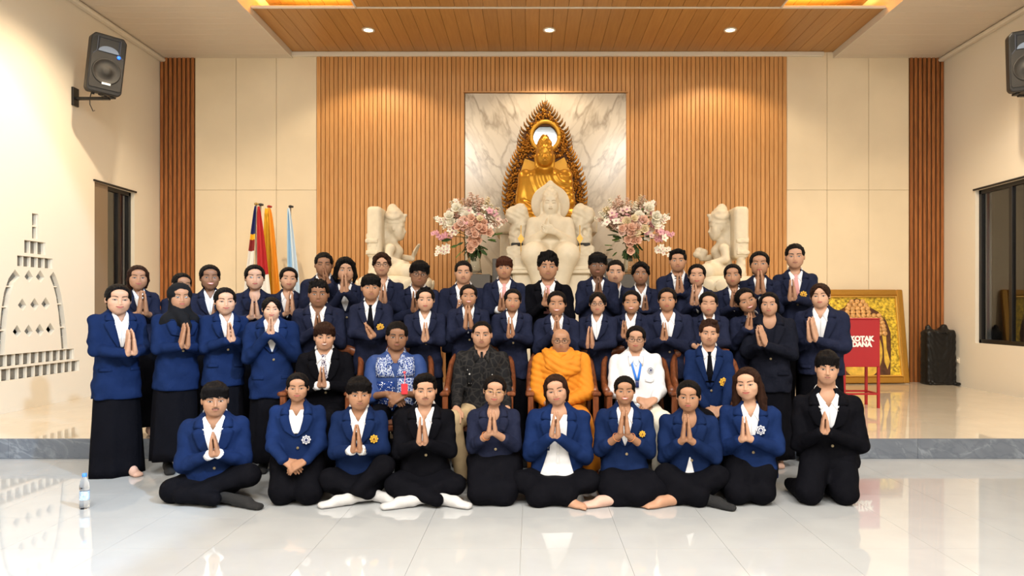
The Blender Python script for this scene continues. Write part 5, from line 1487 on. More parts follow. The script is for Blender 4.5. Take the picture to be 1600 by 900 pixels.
def spray_mesh(col):
    b = MB(); r = random.Random(8); b.tube([(0, 0, 0), (.01, 0, .09), (.0, .01, .18)], .003, 5, 1)
    for i in range(16):
        z = .02+.16*i/16; a = i*2.4; c = np.array([.028*(1.15-z*4.2)*math.cos(a), .028*(1.15-z*4.2)*math.sin(a), z])
        for k in range(4):
            t = nrm([math.cos(k*1.57+a), math.sin(k*1.57+a), .4]); petal(b, c, t, np.array([0, 0, 1.]), .030*(1.25-z*3.4), .028, .005)
    return b.mesh('blossom_spray', [fmat(col), fmat('stem')], True)
def leaf_mesh(col):
    b = MB(); petal(b, np.zeros(3), np.array([0, 0, 1.]), np.array([0, 1., 0]), .12, .045, .02); return b.mesh('leaf', fmat(col), True)
FL = {'rose_peach': rose_mesh('peach'), 'rose_cream': rose_mesh('cream'), 'rose_blush': rose_mesh('blush'), 'rose_white': rose_mesh('white'), 'orchid_white': orchid_mesh('white', 'pink'), 'orchid_pink': orchid_mesh('pink', 'lilac'), 'orchid_blush': orchid_mesh('blush', 'lilac'),
      'hydrangea': cluster_mesh('pink', 'blush'), 'spray_white': spray_mesh('white'), 'spray_cream': spray_mesh('cream'), 'spray_blush': spray_mesh('blush'), 'leaf': leaf_mesh('leaf'), 'leaf_light': leaf_mesh('leafl')}
YV = 9.75; vk = YV/F
def bouquet(cx, cy, side, label, seed):
    c0_ = P(cx, cy, YV); t = empty('flower_arrangement', tuple(c0_), label, 'flowers', 'altar flower arrangements'); r = random.Random(seed)
    def put(kind, ang, dist, dy, tilt, sc):
        """ang from straight up, towards the outer side positive"""
        d = np.array([-side*math.sin(ang), 0, math.cos(ang)])
        o = bpy.data.objects.new({'rose': 'rose', 'orchid': 'orchid', 'spray': 'blossom_spray', 'leaf': 'leaf', 'hydrangea': 'hydrangea'}[kind.split('_')[0]], FL[kind]); link(o, t)
        pos = d*dist*1.07*vk; o.location = (pos[0], dy, pos[2])
        if kind.startswith('spray') or kind.startswith('leaf'): ax = nrm(d+np.array([r.uniform(-.3, .3), -.35, r.uniform(-.3, .3)]))
        else: ax = nrm(d*.35*tilt+np.array([r.uniform(-.25, .25), -1, r.uniform(-.1, .3)]))
        o.rotation_mode = 'QUATERNION'; o.rotation_quaternion = Vector(ax).to_track_quat('Z', 'Y') @ Matrix.Rotation(r.uniform(0, 6.28), 3, 'Z').to_quaternion()
        o.scale = (sc,)*3
    R_ = math.radians
    for i in range(26):   # roses massed low in the middle
        put(r.choice(['rose_peach', 'rose_peach', 'rose_cream', 'rose_blush']), R_(r.uniform(-80, 60)), r.uniform(3, 27), -.24-r.uniform(0, .10), .6, r.uniform(1.0, 1.35))
    for i in range(7): put('rose_peach', R_(r.uniform(120, 240)), r.uniform(4, 22), -.20-r.uniform(0, .1), .6, 1.15)
    for a, d_ in ((40, 24), (18, 30), (58, 36), (50, 44), (30, 46)): put('rose_white', R_(a), d_, -.20, .8, 1.45)
    put('hydrangea', R_(26), 20, -.24, .6, 1.65); put('hydrangea', R_(-20), 26, -.18, .6, 1.3)
    for i in range(48): put(r.choice(['orchid_white', 'orchid_white', 'orchid_blush', 'orchid_pink']), R_(r.uniform(-65, 95)), r.uniform(22, 46), r.uniform(-.22, .02), 1, r.uniform(1.0, 1.5))
    for i in range(62): put(r.choice(['spray_white', 'spray_cream', 'spray_blush', 'spray_blush']), R_(r.uniform(-60, 45)), r.uniform(18, 46), r.uniform(-.12, .12), 1, r.uniform(.8, 1.25))
    for a, k_ in ((62, 'orchid_white'), (88, 'orchid_pink'), (112, 'orchid_white'), (28, 'orchid_white')):   # long trailing stems
        for q in range(8):
            put(k_, R_(a+r.uniform(-5, 5)), 40+q*2.6, -.10-.01*q, 1, 1.25-.07*q)
    for q in range(8): put('spray_white', R_(64 if side > 0 else 58), 44+q*2.2, -.05, 1, .7-.05*q)
    for i in range(40): put(r.choice(['leaf', 'leaf', 'leaf_light']), R_(r.uniform(-110, 250)), r.uniform(2, 34), r.uniform(-.16, .05), 1, r.uniform(.7, 1.3))
    for i in range(14): put('leaf', R_(r.uniform(140, 220)), r.uniform(8, 22), r.uniform(-.2, 0), 1, 1.1)
    b = MB()
    for i in range(14):
        a = R_(r.uniform(-70, 90)); d = np.array([-side*math.sin(a), r.uniform(-.2, .1), math.cos(a)])*r.uniform(26, 44)*vk; b.tube([(r.uniform(-.03, .03), 0, -.32), d*.4, d], .005, 5)
    o = b.build('stems', fmat('stem'), t, True); o['kind'] = 'stuff'
    zb_ = P(cx, 429, YV)[2]-c0_[2]
    v_ = empty('glass_vase', (c0_[0], YV, c0_[2]+zb_), 'clear glass vase under the '+('left' if side > 0 else 'right')+' flower arrangement', 'vase')
    b = MB(); b.lathe((0, 0, 0), [(.10, .0), (.11, .01), (.095, .10), (.085, .20), (.11, .32), (.105, .318), (.078, .20), (.088, .10), (.10, .025)], 24); b.build('vessel', mat('vase_glass', (.92, .95, .93), .03, trans=1., ior=1.3), v_, True)
    ped = empty('grey_pedestal', (c0_[0], YV+.05, ZP), 'dark grey block pedestal under the '+('left' if side > 0 else 'right')+' vase', 'pedestal'); zz = c0_[2]+zb_-ZP-.002
    MB().box((0, 0, zz/2), (.46, .46, zz), bev=.008).build('pedestal_block', mat('pedestal_grey', (.085, .075, .065), .5), ped)
    MB().box((-side*-.36, .10, (zz+.22)/2), (.22, .40, zz+.22), bev=.008).build('pedestal_wing', mat('pedestal_grey', (0, 0, 0)), ped)
bouquet(741, 372, 1, 'large arrangement of roses and orchids left of the enthroned white statue', 11)
bouquet(985, 372, -1, 'large arrangement of roses and orchids right of the enthroned white statue', 23)
# ------------------------------------------------------------------ patterned clothes
def pattern_mat(name, base, ink, scale, kind='VORONOI', thr=(.06, .10), stretch=(1, 1, 1), rough=.7):
    m = mat(name, base, rough, spec=.08, bump=.2, bscale=120); nt = m.node_tree; b = nt.nodes['Principled BSDF']
    g = nt.nodes.new('ShaderNodeNewGeometry'); mp = nt.nodes.new('ShaderNodeMapping'); mp.inputs['Scale'].default_value = stretch
    nt.links.new(g.outputs['Position'], mp.inputs[0])
    wn = nt.nodes.new('ShaderNodeTexNoise'); wn.inputs['Scale'].default_value = scale*.6; nt.links.new(mp.outputs[0], wn.inputs['Vector'])
    mx = nt.nodes.new('ShaderNodeMix'); mx.data_type = 'VECTOR'; mx.inputs['Factor'].default_value = .03
    nt.links.new(mp.outputs[0], mx.inputs[4]); nt.links.new(wn.outputs['Color'], mx.inputs[5])
    t = nt.nodes.new('ShaderNodeTexVoronoi'); t.inputs['Scale'].default_value = scale
    if kind == 'EDGE': t.feature = 'DISTANCE_TO_EDGE'
    nt.links.new(mx.outputs[1], t.inputs['Vector'])
    r = nt.nodes.new('ShaderNodeValToRGB'); r.color_ramp.elements[0].position, r.color_ramp.elements[1].position = thr
    r.color_ramp.elements[0].color = (*ink, 1); r.color_ramp.elements[1].color = (*base, 1)
    nt.links.new(t.outputs['Distance'], r.inputs[0]); nt.links.new(r.outputs[0], b.inputs['Base Color'])
    return m
M_TIEP = pattern_mat('tie_print', (.06, .05, .09), (.55, .52, .55), 60, 'EDGE', (.10, .16))
M_TIEK = cloth('black')
M_TIEPINK = mat('tie_pink', (.55, .25, .24), .6)
M_BATIK = pattern_mat('batik_blue', (.016, .045, .20), (.62, .68, .78), 66, 'EDGE', (.03, .09), (1.2, 1, .55))
M_BATIKDOT = pattern_mat('batik_dots', (.012, .035, .16), (.66, .70, .80), 62, 'VORONOI', (.26, .32))
M_BATIKPLAIN = mat('batik_plain', (.013, .042, .165), .7, bump=.2, bscale=120)
M_BLACKBATIK = pattern_mat('batik_black', (.010, .010, .011), (.026, .024, .023), 18, 'EDGE', (.02, .12))
M_ROBE = mat('robe_saffron', (.56, .185, .005), .8, bump=.08, bscale=200, var=.12, vscale=8)

def extra_batik(p, root, d):
    T, L = d['T'], d['L']
    panel(T, [(.93*L, -.150, -.070), (.80*L, -.160, -.03), (.66*L, -.155, -.006)], .006, 'batik_yoke', M_BATIK, root)
    panel(T, [(.93*L, .070, .150), (.80*L, .03, .160), (.66*L, .006, .155)], .006, 'batik_yoke', M_BATIK, root)
    panel(T, [(.60*L, -.15, -.006), (.36*L, -.16, -.006), (.18*L, -.15, .0)], .006, 'batik_panel', M_BATIKDOT, root)
    panel(T, [(.64*L, .02, .15), (.36*L, .01, .16), (.18*L, 0, .15)], .006, 'batik_panel', M_BATIK, root)
    b = MB(); c = P(632, 608, 5.66)
    b.box(c-root_loc(root), (.052, .008, .085), bev=.004)
    b.build('name_card', mat('card_red', (.72, .035, .05), .4), root)
    b = MB(); b.tube([P(632, 600, 5.66)-root_loc(root), P(633, 590, 5.68)-root_loc(root), P(632, 583, 5.70)-root_loc(root)], .003, 6); b.ball(P(632, 582, 5.69)-root_loc(root), .012); b.build('card_reel', mat('reel_pink', (.75, .08, .10), .4), root)
def extra_darkshirt(p, root, d):
    T, L = d['T'], d['L']
    m = pattern_mat('batik_flowers', (.011, .011, .012), (.42, .40, .38), 30, 'VORONOI', (.16, .22))
    panel(T, [(.74*L, -.12, -.09), (.50*L, -.12, -.085)], .005, 'shirt_motif', m, root)
    panel(T, [(.74*L, .07, .10), (.50*L, .075, .10)], .005, 'shirt_motif', m, root)
    panel(T, [(.95*L, -.01, .01), (.55*L, -.012, .012), (.1*L, -.012, .012)], .006, 'button_placket', M_BLACKBATIK, root)
def extra_white(p, root, d):
    T, L = d['T'], d['L']; bl = mat('lanyard_blue', (.02, .16, .62), .5)
    panel(T, [(.93*L, -.060, -.040), (.80*L, -.040, -.022), (.60*L, -.012, .008)], .008, 'lanyard', bl, root)
    panel(T, [(.93*L, .040, .060), (.80*L, .026, .044), (.60*L, .0, .020)], .008, 'lanyard', bl, root)
    panel(T, [(.60*L, -.010, .016), (.50*L, -.010, .016)], .012, 'lanyard_clip', mat('lanyard_navy', (.01, .02, .10), .5), root)
    panel(T, [(.93*L, -.045, .045), (.84*L, -.02, .02), (.80*L, -.004, .004)], .005, 'undershirt', mat('undershirt', (.50, .60, .76), .8), root)
    panel(T, [(.62*L, .07, .155), (.585*L, .07, .155), (.57*L, .11, .12)], .006, 'pocket_flap', cloth('white'), root)
    panel(T, [(.30*L, -.075, .035), (.14*L, -.075, .035)], .020, 'name_card', mat('card_clear', (.70, .78, .90), .25), root)
    panel(T, [(.16*L, -.015, .06), (.06*L, -.015, .06)], .03, 'name_card', mat('card_pink', (.80, .10, .18), .4), root)
    crest(root, T.front(.115, .74*L, .008), 'silver', .026, .3)
def extra_robe(p, root, d):
    T, L, R, B, N = d['T'], d['L'], d['R'], d['B'], d['N']
    s = SDF(.07)   # the sash of cloth wound over the shoulders and across the chest
    pts = [T.front(-.13, .97*L, -.03), T.front(-.10, .90*L, .0), T.front(.02, .80*L, .004), T.front(.12, .84*L, -.004), T.front(.13, .92*L, -.03)]
    for o_ in range(3):
        s.chain([q+np.array([0, -.006*o_, -.034*o_]) for q in pts], [.034, .034, .032, .034, .036], .012)
    for o_ in range(5):
        s.chain([T.front(.15-.012*o_, (.93-.05*o_)*L, .004), T.front(-.02-.02*o_, (.66-.06*o_)*L, .012), T.front(-.16, (.36-.05*o_)*L, .004)], [.022, .026, .020], .012)
    s.chain([N+np.array([-.075, .0, -.008]), N+np.array([-.06, -.06, -.026]), N+np.array([.0, -.085, -.045]), N+np.array([.06, -.06, -.026]), N+np.array([.075, 0, -.008]), N+np.array([0, .075, .0]), N+np.array([-.075, .0, -.008])], [.024]*7, .02)
    s.disp = lambda p_: (.008*(.5-np.abs(np.sin(78*(p_[..., 2]*.8+p_[..., 0]*.55)+3*np.sin(9*p_[..., 0]))))).astype(np.float32)
    sobj(s, .0095, 'robe_sash', M_ROBE, root)
def robe_legs(t, hip, g):
    t.loft(Loft((hip[0], hip[1]-.30, g+.10), I3, [0, .2, .40, .46], [.30, .27, .23, .18], [.20, .19, .17, .14], n=2.2), k=.05)
def extra_watch(p, root, d):
    w = d['wrists'][1]; e = d['elbows'][1]; v = nrm(e-w); b = MB(); c = w+v*.035-root_loc(root)
    b.tube([c-v*.010, c+v*.010], [.034, .034], 14); b.build('watch_strap', mat('watch_leather', (.02, .012, .01), .5), root)
    b = MB(); fr = nrm(np.array([.2, -1, .1])); c2 = c+fr*.034; b.tube([c2, c2+fr*.009], [.019, .019], 14); b.build('watch_case', mat('watch_steel', (.35, .33, .32), .25, metal=.9), root)
def extra_bracelet(p, root, d):
    for sg in p.get('bands', (-1, 1)):
        w = d['wrists'][sg]; v = nrm(d['elbows'][sg]-w); c = w+v*.045-root_loc(root); b = MB()
        a = nrm(np.cross(v, [0, 1, 0])); u = np.cross(a, v)
        b.tube([c+.032*(math.cos(t)*a+math.sin(t)*u) for t in np.linspace(0, 2*PI, 17)], .0022, 6); b.build('bracelet', mat('bracelet_thread', (.55, .20, .06), .5), root, True)
def extra_buttoned(p, root, d):
    T, L = d['T'], d['L']
    for i in range(5):
        b = MB(); b.lathe((0, 0, 0), [(.006, 0), (.006, -.003), (.004, -.004)], 8, axis='y')
        o = b.build('shirt_button', mat('button_pearl', (.75, .74, .70), .3), root); o.location = Vector(T.front(.0, (.55-.11*i)*L, .008)-root_loc(root))
    panel(T, [(.62*L, -.010, .010), (.3*L, -.011, .011), (.0, -.012, .012)], .0068, 'button_placket', cloth('white'), root, .003)

# ------------------------------------------------------------------ the group: front row on the floor
A = dict(Y=5.25, res=.0060, jres=.0115, pose='cross', f=False)
def add(base, **kw):
    d = dict(base); d.update(kw); return d
PEOPLE = [
 add(A, hx=336, ht=596, hc=650, sh=(283, 389, 657), hands=(332, 675, 335, 707), hair='fringe', col='navy', skin='tan', moustache=1, shirt_cuffs=1, cuff=.93, knees=((253, 768), (405, 742)), foot='black', curl=.12, feet=[(372, 775, 4.98, 1.2, 'black', 0)], head=(2, 0, 0),
     label='young man with straight fringe and thin moustache cross-legged at left end of front floor row'),
 add(A, hx=465, ht=581, hc=627, sh=(420, 509, 640), f=True, hands=(459, 728), arms='lap', reach=.26, pose='kneel', skirt=False, knees=((441, 765), (482, 765)), hair='bun', col='blue', skin='tan', smile=1, crest=(478, 688, 'silver'), crest_r=.030, vb=.60, collar=False, head=(-3, 0, 0),
     label='woman with pulled-back hair kneeling in blue blazer, hands folded in her lap, silver crest'),
 add(A, hx=561, ht=589, hc=639.5, sh=(517, 608, 648), hands=(557, 664, 557, 701), hair='mop', col='navy', skin='tan', cuff=.9, shirt_cuffs=1, crest=(584, 687, 'gold'), crest_r=.028, extra=extra_watch, knees=((500, 750), (614, 728)), ankles={1: (560, 765, 5.0), -1: (575, 770, 5.05)}, feet=[(545, 770, 5.02, -1.15, 'white', 0), (590, 775, 5.1, 1.1, 'white', 1.2)], curl=.05, head=(4, 0, 0),
     label='young man with wristwatch and gold crest sitting cross-legged, white socks stretched towards the left'),
 add(A, hx=664, ht=583, hc=633, sh=(616, 712, 645), hands=(659, 652, 660, 691), hair='combed', col='black', skin='light', moustache=1, smile=1, knees=((603, 757), (725, 757)), feet=[(642, 777, 4.97, -1.25, 'white', 0), (695, 772, 5.0, 1.2, 'white', 1.0)], head=(2, 0, 0),
     label='young man in black suit with moustache sitting cross-legged in white socks on the floor'),
 add(A, hx=773, ht=585, hc=633, sh=(731, 816, 645), f=True, hands=(769, 641, 769, 675), cuff=.55, hair='bun', glasses=2, smile=1, col='dark', skin='light', pose='kneel', skirt=True, lump=True, knees=((752, 765), (788, 765)), vb=.72, shirt=False, collar=False, extra=extra_bracelet, bands=(-1,), head=(0, 4, 0),
     label='woman with round gold spectacles kneeling in black skirt and dark blazer, sleeves pushed up'),
 add(A, hx=869, ht=583, hc=633, sh=(816, 920, 645), f=True, hands=(869, 643, 867, 680), hair='tail', hcol='brown', col='blue', skin='light', smile=1, open=True, collar=False, skirt=False, wide=True, knees=((800, 752), (936, 752)), ankles={-1: (885, 772, 5.0), 1: (840, 775, 5.0)}, feet=[(875, 776, 5.02, 1.0, 'bare', .8)], extra=extra_buttoned, head=(-3, -9, 0),
     label='woman with tilted head and open blue blazer showing a loose white shirt, sitting cross-legged'),
 add(A, hx=976, ht=586, hc=631, sh=(928, 1022, 645), f=True, hands=(975.5, 637, 975, 677), cuff=.42, hair='bun', col='navy', skin='tan', smile=2, crest=(1003.5, 678, 'gold'), crest_r=.022, extra=extra_bracelet, pose='cross', skirt=True, wide=True, knees=((940, 752), (1026, 756)), ankles={-1: (1000, 775, 5.0), 1: (960, 778, 5.05)}, feet=[(955, 776, 5.0, -1.3, 'nude', 0)], head=(2, 0, 0),
     legprims=[lambda t, h, g: t.ell((h[0]+.06, h[1]-.18, g+.10), (.26, .14, .115), k=.08)],
     label='woman with bare forearms and bracelets in black skirt, skin-coloured sock out to the left'),
 add(A, hx=1076, ht=592.5, hc=643, sh=(1029, 1125, 653), f=True, hands=(1072.5, 648, 1072.5, 685), cuff=.8, hair='bun', col='navy', skin='tan', tail=1, collar=False, shirt=False, vb=.70, skirt=False, wide=True, knees=((1025, 742), (1138, 745)), ankles={-1: (1090, 775, 5.0), 1: (1055, 770, 5.05)}, feet=[(1048, 772, 5.0, -1.2, 'bare', .2), (1105, 778, 5.0, .9, 'black', .8)], head=(-3, 0, 0),
     label='woman cross-legged in trousers with a white shirt corner below her blazer and one bare foot'),
 add(A, hx=1168, ht=572, hc=624, sh=(1125, 1222, 640), f=True, hands=(1163, 651, 1165, 683), cuff=.85, hair='long', hcol='brown', col='blue', skin='fair', smile=1, crest=(1188, 671, 'silver'), crest_r=.032, pose='kneel', skirt=False, knees=((1152, 765), (1190, 766)), head=(-10, -5, 0),
     label='woman with shoulder-length hair kneeling in blue blazer with silver crest, hands pressed together'),
 add(A, hx=1292, ht=548, hc=600, sh=(1244, 1352, 622), hands=(1289, 643, 1289, 673), hair='mop', col='black', skin='light', pose='tall', knees=((1264, 766), (1320, 770)), curl=.15, hem=728, vb=.62, head=(4, 2, 0), hw=.98, drop=.33,
     label='young man in black suit kneeling upright at right end of front floor row'),
]
# ---- second row on chairs
Bq = dict(Y=6.0, res=.0068, jres=.0130, pose='chair', f=False)
PEOPLE += [
 add(Bq, hx=507, ht=504, hc=547, sh=(467, 555, 555), hands=(503, 573, 503, 600), hair='mop', hcol='brown', col='black', skin='light', smile=2, tie=M_TIEP, shirt_cuffs=1, cuff=.9, head=(0, 0, 0),
     label='smiling seated young man in black suit with patterned tie behind the kneeling woman'),
 add(Bq, hx=620, ht=502, hc=548, sh=(570, 670, 560), arms='lap', hands=(619, 622), reach=.30, cuff=.22, sleeve=1.12, out='shirt', cmat=M_BATIKPLAIN, collarm=M_BATIK, hair='short', skin='brown', extra=extra_batik, head=(2, 3, 0),
     label='seated man in short-sleeved blue batik shirt with red name card, hands clasped'),
 add(Bq, hx=753, ht=499.6, hc=543.6, sh=(710, 798, 553), arms='knees', hands=None, out='shirt', cmat=M_BLACKBATIK, collarm=M_BLACKBATIK, hair='receding', skin='light', extra=extra_darkshirt, lmat=cloth('beige'), kw=.21, head=(-2, 0, 0),
     label='seated man with high hairline in black batik shirt and beige trousers'),
 add(Bq, hx=876.6, ht=514, hc=550, sh=(832, 928, 556), hs=1.0, hw=1.12, arms='lap', hands=(868, 636), reach=.26, cuff=.86, sleeve=1.06, out='robe', cmat=M_ROBE, collar=False, hair=None, skin='tan', glasses=1, extra=extra_robe, lmat=M_ROBE, legprims=[robe_legs], folds=.006, jres=.0105, robefolds=1, fat=1.0, lres=.013, foot='bare', head=(0, 0, 0),
     label='bald monk with spectacles in draped saffron robe seated on a wooden chair'),
 add(Bq, hx=993.5, ht=507.5, hc=549, sh=(954, 1040, 558), f=True, arms='lap', hands=(1010, 630), reach=.30, cuff=.96, out='shirt', cmat=cloth('white'), hair='bun', glasses=1, smile=1, skin='light', extra=extra_white, skirt=False, lmat=mat('trousers_cream', (.72, .66, .55), .8, bump=.2), foot='shoe', head=(0, 2, 0),
     label='seated woman in white shirt and cream trousers with spectacles and blue lanyard'),
 add(Bq, Y=5.9, hx=1108, ht=499.6, hc=540, sh=(1070, 1147, 552), arms='lap', hands=(1120, 643), reach=.26, hair='curly', hcol='brown', col='navy', skin='light', smile=1, tie=M_TIEK, vb=.42, crest=(1131, 597, 'gold'), crest_r=.034, head=(2, 2, 0),
     label='seated young man with curly brown hair, black tie and large gold crest'),
]
# ---- third row standing on the hall floor
Cq = dict(Y=6.35, res=.0086, jres=.0155, pose='stand', f=True)
PEOPLE += [
 add(Cq, Y=5.95, res=.0068, hx=184.8, ht=442, hc=491.5, sh=(138, 222, 500), yaw=22, hands=(203, 514, 205, 550), hair='bun', col='navy', skin='fair', smile=1, hem=622, bot=742, pockets=1, foot='nude', jres=.0115, flare=.20, head=(8, 2, 0), vb=.46,
     label='woman in navy blazer and long black skirt at left end, front of the standing group'),
 add(Cq, Y=6.05, res=.0072, hx=281, ht=444, hc=485, sh=(228, 309, 500), yaw=20, hands=(291, 505, 288, 540), hair='hijab', col='navy', skin='tan', hem=608, bot=716, foot='black', shirt=False, collar=False, hs=1.0, head=(12, 0, 0), vb=.66,
     label='woman in black headscarf, navy blazer and long black skirt'),
 add(Cq, Y=6.15, hx=351.6, ht=447.6, hc=491.5, sh=(308, 384, 502), yaw=15, hands=(358, 503, 361, 530), hair='bun', col='navy', skin='fair', smile=1, hem=602, pockets=1, head=(6, 0, 0),
     label='woman with centre-parted hair standing between the headscarf and the girl with wispy bangs'),
 add(Cq, Y=6.1, hx=424, ht=463, hc=501, sh=(385, 470, 511), hands=(423, 497, 423, 520), yaw=6, hair='sidebangs', col='navy', skin='fair', hem=620, pockets=1, head=(2, 0, 0), smile=1,
     label='short woman with wispy side bangs in navy blazer standing before the flags'),
 add(Cq, hx=498, ht=437, hc=480, sh=(458, 541, 490), f=False, hands=(496, 487, 497, 513), hair='spiky', col='dark', skin='brown', head=(-2, 0, 0),
     label='young man with spiky hair standing behind the smiling black-suited seated man'),
 add(Cq, hx=579.6, ht=428, hc=469, sh=(547, 616, 484), f=False, hands=(571, 506, 581, 524), reach=.02, hair='fringe', col='dark', skin='tan', tie=M_TIEK, curl=.3, crest=(594, 511, 'gold'), head=(2, 0, 0),
     label='young man with black tie and clasped hands standing behind the batik-shirted man'),
 add(Cq, hx=664.5, ht=447.6, hc=487, sh=(630, 698, 499), hands=(664.5, 503, 664.5, 530), hair='clip', col='dark', skin='fair', head=(0, 0, 0),
     label='woman with dark hair clip on top of her head, hands pressed together'),
 add(Cq, hx=732, ht=443, hc=480, sh=(698, 767, 492), hands=(730.6, 477, 732, 512), hair='bun', col='dark', skin='tan', smile=2, head=(2, 0, 0),
     label='laughing woman standing behind the man in the black batik shirt'),
 add(Cq, hx=801, ht=450, hc=487, sh=(767, 833, 499), hands=(797, 495, 798, 524), hair='bun', col='dark', skin='tan', head=(2, 3, 0),
     label='woman with serious face standing between the laughing woman and the one behind the monk'),
 add(Cq, hx=870, ht=453, hc=494, sh=(832, 906, 506), hands=(870, 493, 870, 518), hair='bun', col='dark', skin='tan', smile=2, head=(0, 0, 0),
     label='broadly smiling woman standing directly behind the bald monk'),
 add(Cq, hx=934, ht=455, hc=491.6, sh=(903, 968, 504), hands=(922, 510, 922, 540), yaw=-8, hair='sidebangs', glasses=1, col='dark', skin='light', head=(-2, 0, 0),
     label='woman with spectacles and bangs standing between the monk and the white-shirted woman'),
 add(Cq, Y=6.4, hx=987, ht=452, hc=490.5, sh=(958, 1022, 502), hands=(975, 500, 976, 524), yaw=-8, hair='bun', col='dark', skin='tan', smile=2, head=(-4, 0, 0),
     label='grinning woman standing behind the white-shirted seated woman'),
 add(Cq, hx=1042.5, ht=448, hc=487, sh=(1003, 1086, 500), hands=(1038, 503, 1038, 529), hair='bun', col='dark', skin='tan', head=(-2, 0, 0),
     label='woman with round cheeks standing to the left of the curly-haired seated man'),
 add(Cq, hx=1107, ht=454, hc=493, sh=(1082, 1143, 504), arms='lap', hands=(1098, 545), reach=.22, hair='bun', col='dark', skin='light', closed=True, head=(2, 0, 0),
     label='woman with lowered eyes standing behind the curly-haired seated man'),
 add(Cq, Y=6.5, hx=1166, ht=448, hc=490, sh=(1130, 1198, 506), yaw=6, hands=(1172, 488, 1170, 512), hair='bun', col='dark', skin='tan', smile=2, head=(10, -20, 0),
     label='smiling woman leaning her head sideways onto the woman in charcoal blazer'),
 add(Cq, Y=6.3, hx=1202, ht=455, hc=494, sh=(1160, 1243, 506), yaw=-6, hands=(1185, 508, 1192, 538), turn=-25, hair='tail', col='char', skin='light', hem=610, bot=714, pockets=1, shirt=False, collar=False, foot='nude', vb=.46, head=(-4, -2, 0),
     label='woman in charcoal blazer without a shirt collar, near right end of standing row'),
 add(Cq, Y=6.4, hx=1281.6, ht=441, hc=481.6, sh=(1240, 1325, 494), yaw=-8, hands=(1266, 495, 1270, 530), turn=-15, hair='sidebangs', hcol='brown', col='dark', skin='fair', pockets=1, bot=714, vb=.46, head=(-4, -3, 0),
     label='woman with brown hair and white collar standing beside the red donation box'),
]
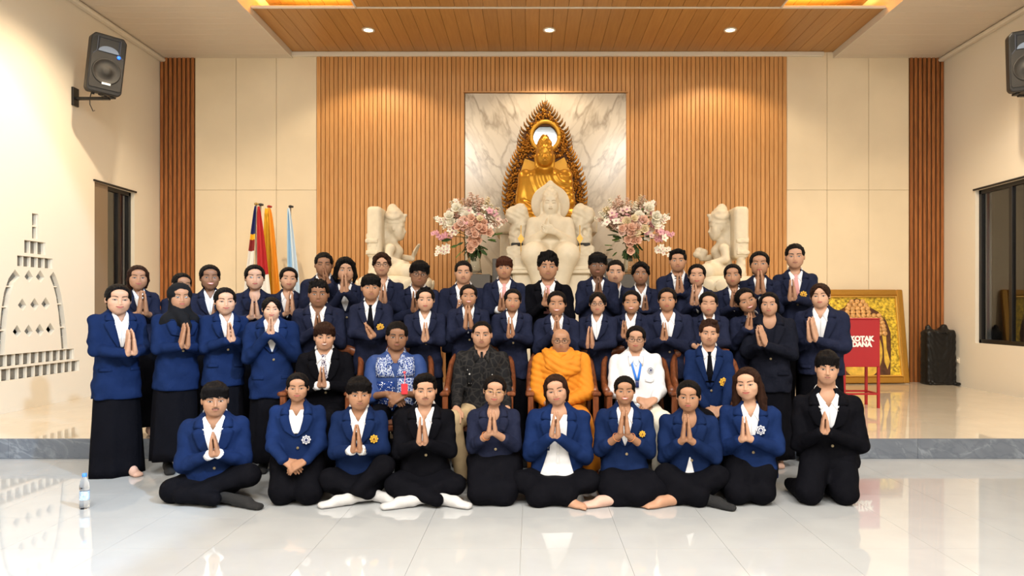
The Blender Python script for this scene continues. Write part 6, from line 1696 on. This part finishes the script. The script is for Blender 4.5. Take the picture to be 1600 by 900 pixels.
# ---- back row standing on the platform
D = dict(Y=6.95, res=.0096, jres=.0180, pose='stand', on='platform', f=False, head=(0, 0, 0))
PEOPLE += [
 add(D, Y=6.75, f=True, hx=215.6, ht=413, hc=453, sh=(190, 252, 466), yaw=14, hands=(223, 454, 223, 488), cuff=.6, hair='tail', hcol='brown', col='dark', skin='tan', smile=1, foot='nude', head=(4, 0, 0),
     label='woman with low ponytail on the platform behind the leftmost standing woman'),
 add(D, f=True, hx=284, ht=425, hc=463, sh=(258, 316, 474), yaw=10, hands=(296, 480, 296, 508), hair='bun', col='dark', skin='tan', head=(16, 6, 0),
     label='woman peeping over the black headscarf, before the left slatted strip'),
 add(D, f=True, hx=328, ht=412, hc=453, sh=(296, 362, 466), yaw=8, hands=(336, 474, 336, 502), hair='bun', col='dark', skin='brown', smile=2, head=(4, 0, 0),
     label='smiling dark-skinned woman on the platform to the left of the flags'),
 add(D, f=True, hx=398, ht=412, hc=453, sh=(364, 432, 466), yaw=6, hands=(397, 460, 398, 494), cuff=.75, hair='bun', col='dark', skin='fair', head=(2, 0, 0), vb=.66, collar=False, shirt=False,
     label='fair woman with red lips directly before the red and white flags'),
 add(D, f=True, hx=451, ht=416, hc=453, sh=(418, 486, 468), hands=(454, 452, 453, 488), cuff=.8, hair='bun', col='dark', skin='fair', head=(4, 3, 0), smile=1,
     label='fair woman standing in front of the pale blue flag'),
 add(D, hx=506, ht=394, hc=432, sh=(468, 540, 444), hands=(506, 418, 510, 440), reach=.02, hair='short', col='dark', skin='brown', closed=True,
     label='short-haired man holding pressed hands against his mouth, left in the back row'),
 add(D, hx=539.5, ht=402, hc=441, sh=(512, 582, 456), hands=(538, 426, 538, 454), reach=.03, hair='wavy', col='dark', skin='light', head=(4, 0, 0),
     label='man with jaw-length wavy hair, hands pressed before his mouth'),
 add(D, hx=596.6, ht=394.5, hc=431, sh=(570, 640, 450), hands=(599, 442, 598, 472), hair='curtain', hcol='brown', glasses=1, col='dark', skin='light', smile=1,
     label='man with curtain hair and spectacles before the left white statue'),
 add(D, hx=655, ht=407.6, hc=448, sh=(616, 690, 460), hands=(648, 454, 649, 484), hair='mop', glasses=1, col='dark', skin='brown', tie=M_TIEP, head=(4, 5, 0),
     label='man with mop of dark hair and tilted head, right of the left white statue'),
 add(D, hx=724, ht=406.6, hc=444, sh=(684, 764, 458), hands=(718, 466, 718, 490), hair='crop', col='dark', skin='light',
     label='man with cropped hair under the left flower arrangement'),
 add(D, hx=788, ht=400.6, hc=436, sh=(752, 824, 450), hands=(784, 456, 784, 482), hair='fringe', hcol='reddish', col='dark', skin='tan', tie=M_TIEPINK, shirt_cuffs=1, cuff=.9,
     label='man with reddish fringe and pink tie to the left of the enthroned white statue'),
 add(D, hx=856, ht=394.5, hc=438, sh=(814, 898, 452), hands=(854, 448, 853, 474), hair='volume', col='black', skin='tan', tie=M_TIEPINK, head=(2, 0, 0),
     label='man with bushy hair in black suit and pink tie before the enthroned white statue'),
 add(D, hx=934, ht=394.5, hc=434, sh=(894, 962, 448), hands=(935, 432, 935, 458), reach=.02, hair='fringe', col='dark', skin='dark', fat=1.08, hw=1.12,
     label='stout dark-skinned man with blunt fringe, right of the enthroned white statue'),
 add(D, Y=7.42, hx=961.6, ht=405.5, hc=444, sh=(936, 992, 458), arms='lap', hands=(962, 520), reach=.2, hair='crop', col='dark', skin='fair',
     label='fair short-haired man half hidden behind the stout man with blunt fringe'),
 add(D, hx=1001, ht=409, hc=445, sh=(972, 1032, 460), hands=(1008, 460, 1008, 484), hair='curtain', col='dark', skin='brown',
     label='man with centre-parted curtain hair under the right flower arrangement'),
 add(D, hx=1059, ht=388.5, hc=425, sh=(1024, 1092, 440), hands=(1060.5, 426, 1062, 455), hair='combed', col='dark', skin='tan', bow=1,
     label='tall man with black bow tie to the left of the right white statue'),
 add(D, Y=6.8, f=True, hx=1089, ht=411, hc=448, sh=(1058, 1124, 462), hands=(1085, 444, 1085, 474), hair='bun', col='dark', skin='light', smile=1,
     label='smiling woman standing just right of the man with the bow tie'),
 add(D, Y=6.85, f=True, hx=1145, ht=411, hc=447.6, sh=(1116, 1178, 462), hands=(1146.6, 450, 1147, 478), hair='bun', col='dark', skin='tan', head=(-2, -3, 0),
     label='woman below the right white statue with centre-parted hair pulled back'),
 add(D, f=True, hx=1186.6, ht=391, hc=431.6, sh=(1152, 1222, 446), hands=(1187, 422, 1188, 456), reach=.02, hair='bun', col='dark', skin='tan',
     label='woman holding pressed hands against her nose, second from the right in the back row'),
 add(D, hx=1242, ht=380, hc=420, sh=(1208, 1278, 436), hands=(1237, 436, 1238, 466), hair='crop', col='dark', skin='light', tie=M_TIEPINK, crest=(1255, 460, 'gold'), head=(2, 0, 0),
     label='tallest man with cropped hair and gold crest at right end of the back row'),
]
SUB = {'blazer': ('lapel', 'jacket_collar', 'pocket_flap', 'button', 'crest'), 'shirt': ('collar', 'pocket_flap', 'button_placket', 'batik_yoke', 'batik_panel', 'shirt_motif', 'crest'), 'body': ('eye', 'eyebrow', 'lips', 'moustache'), 'robe': ('robe_sash',), 'shirt_front': ('shirt_button',)}
for p_ in PEOPLE:
    root_ = build_person(p_)
    kids = list(root_.children)
    for host, names in SUB.items():      # details belong to the garment or the face they sit on
        h_ = next((o for o in kids if o.name.split('.')[0] == host), None)
        if h_ is None: continue
        for o in kids:
            if o.parent == root_ and o is not h_ and o.name.split('.')[0] in names: o.parent = h_
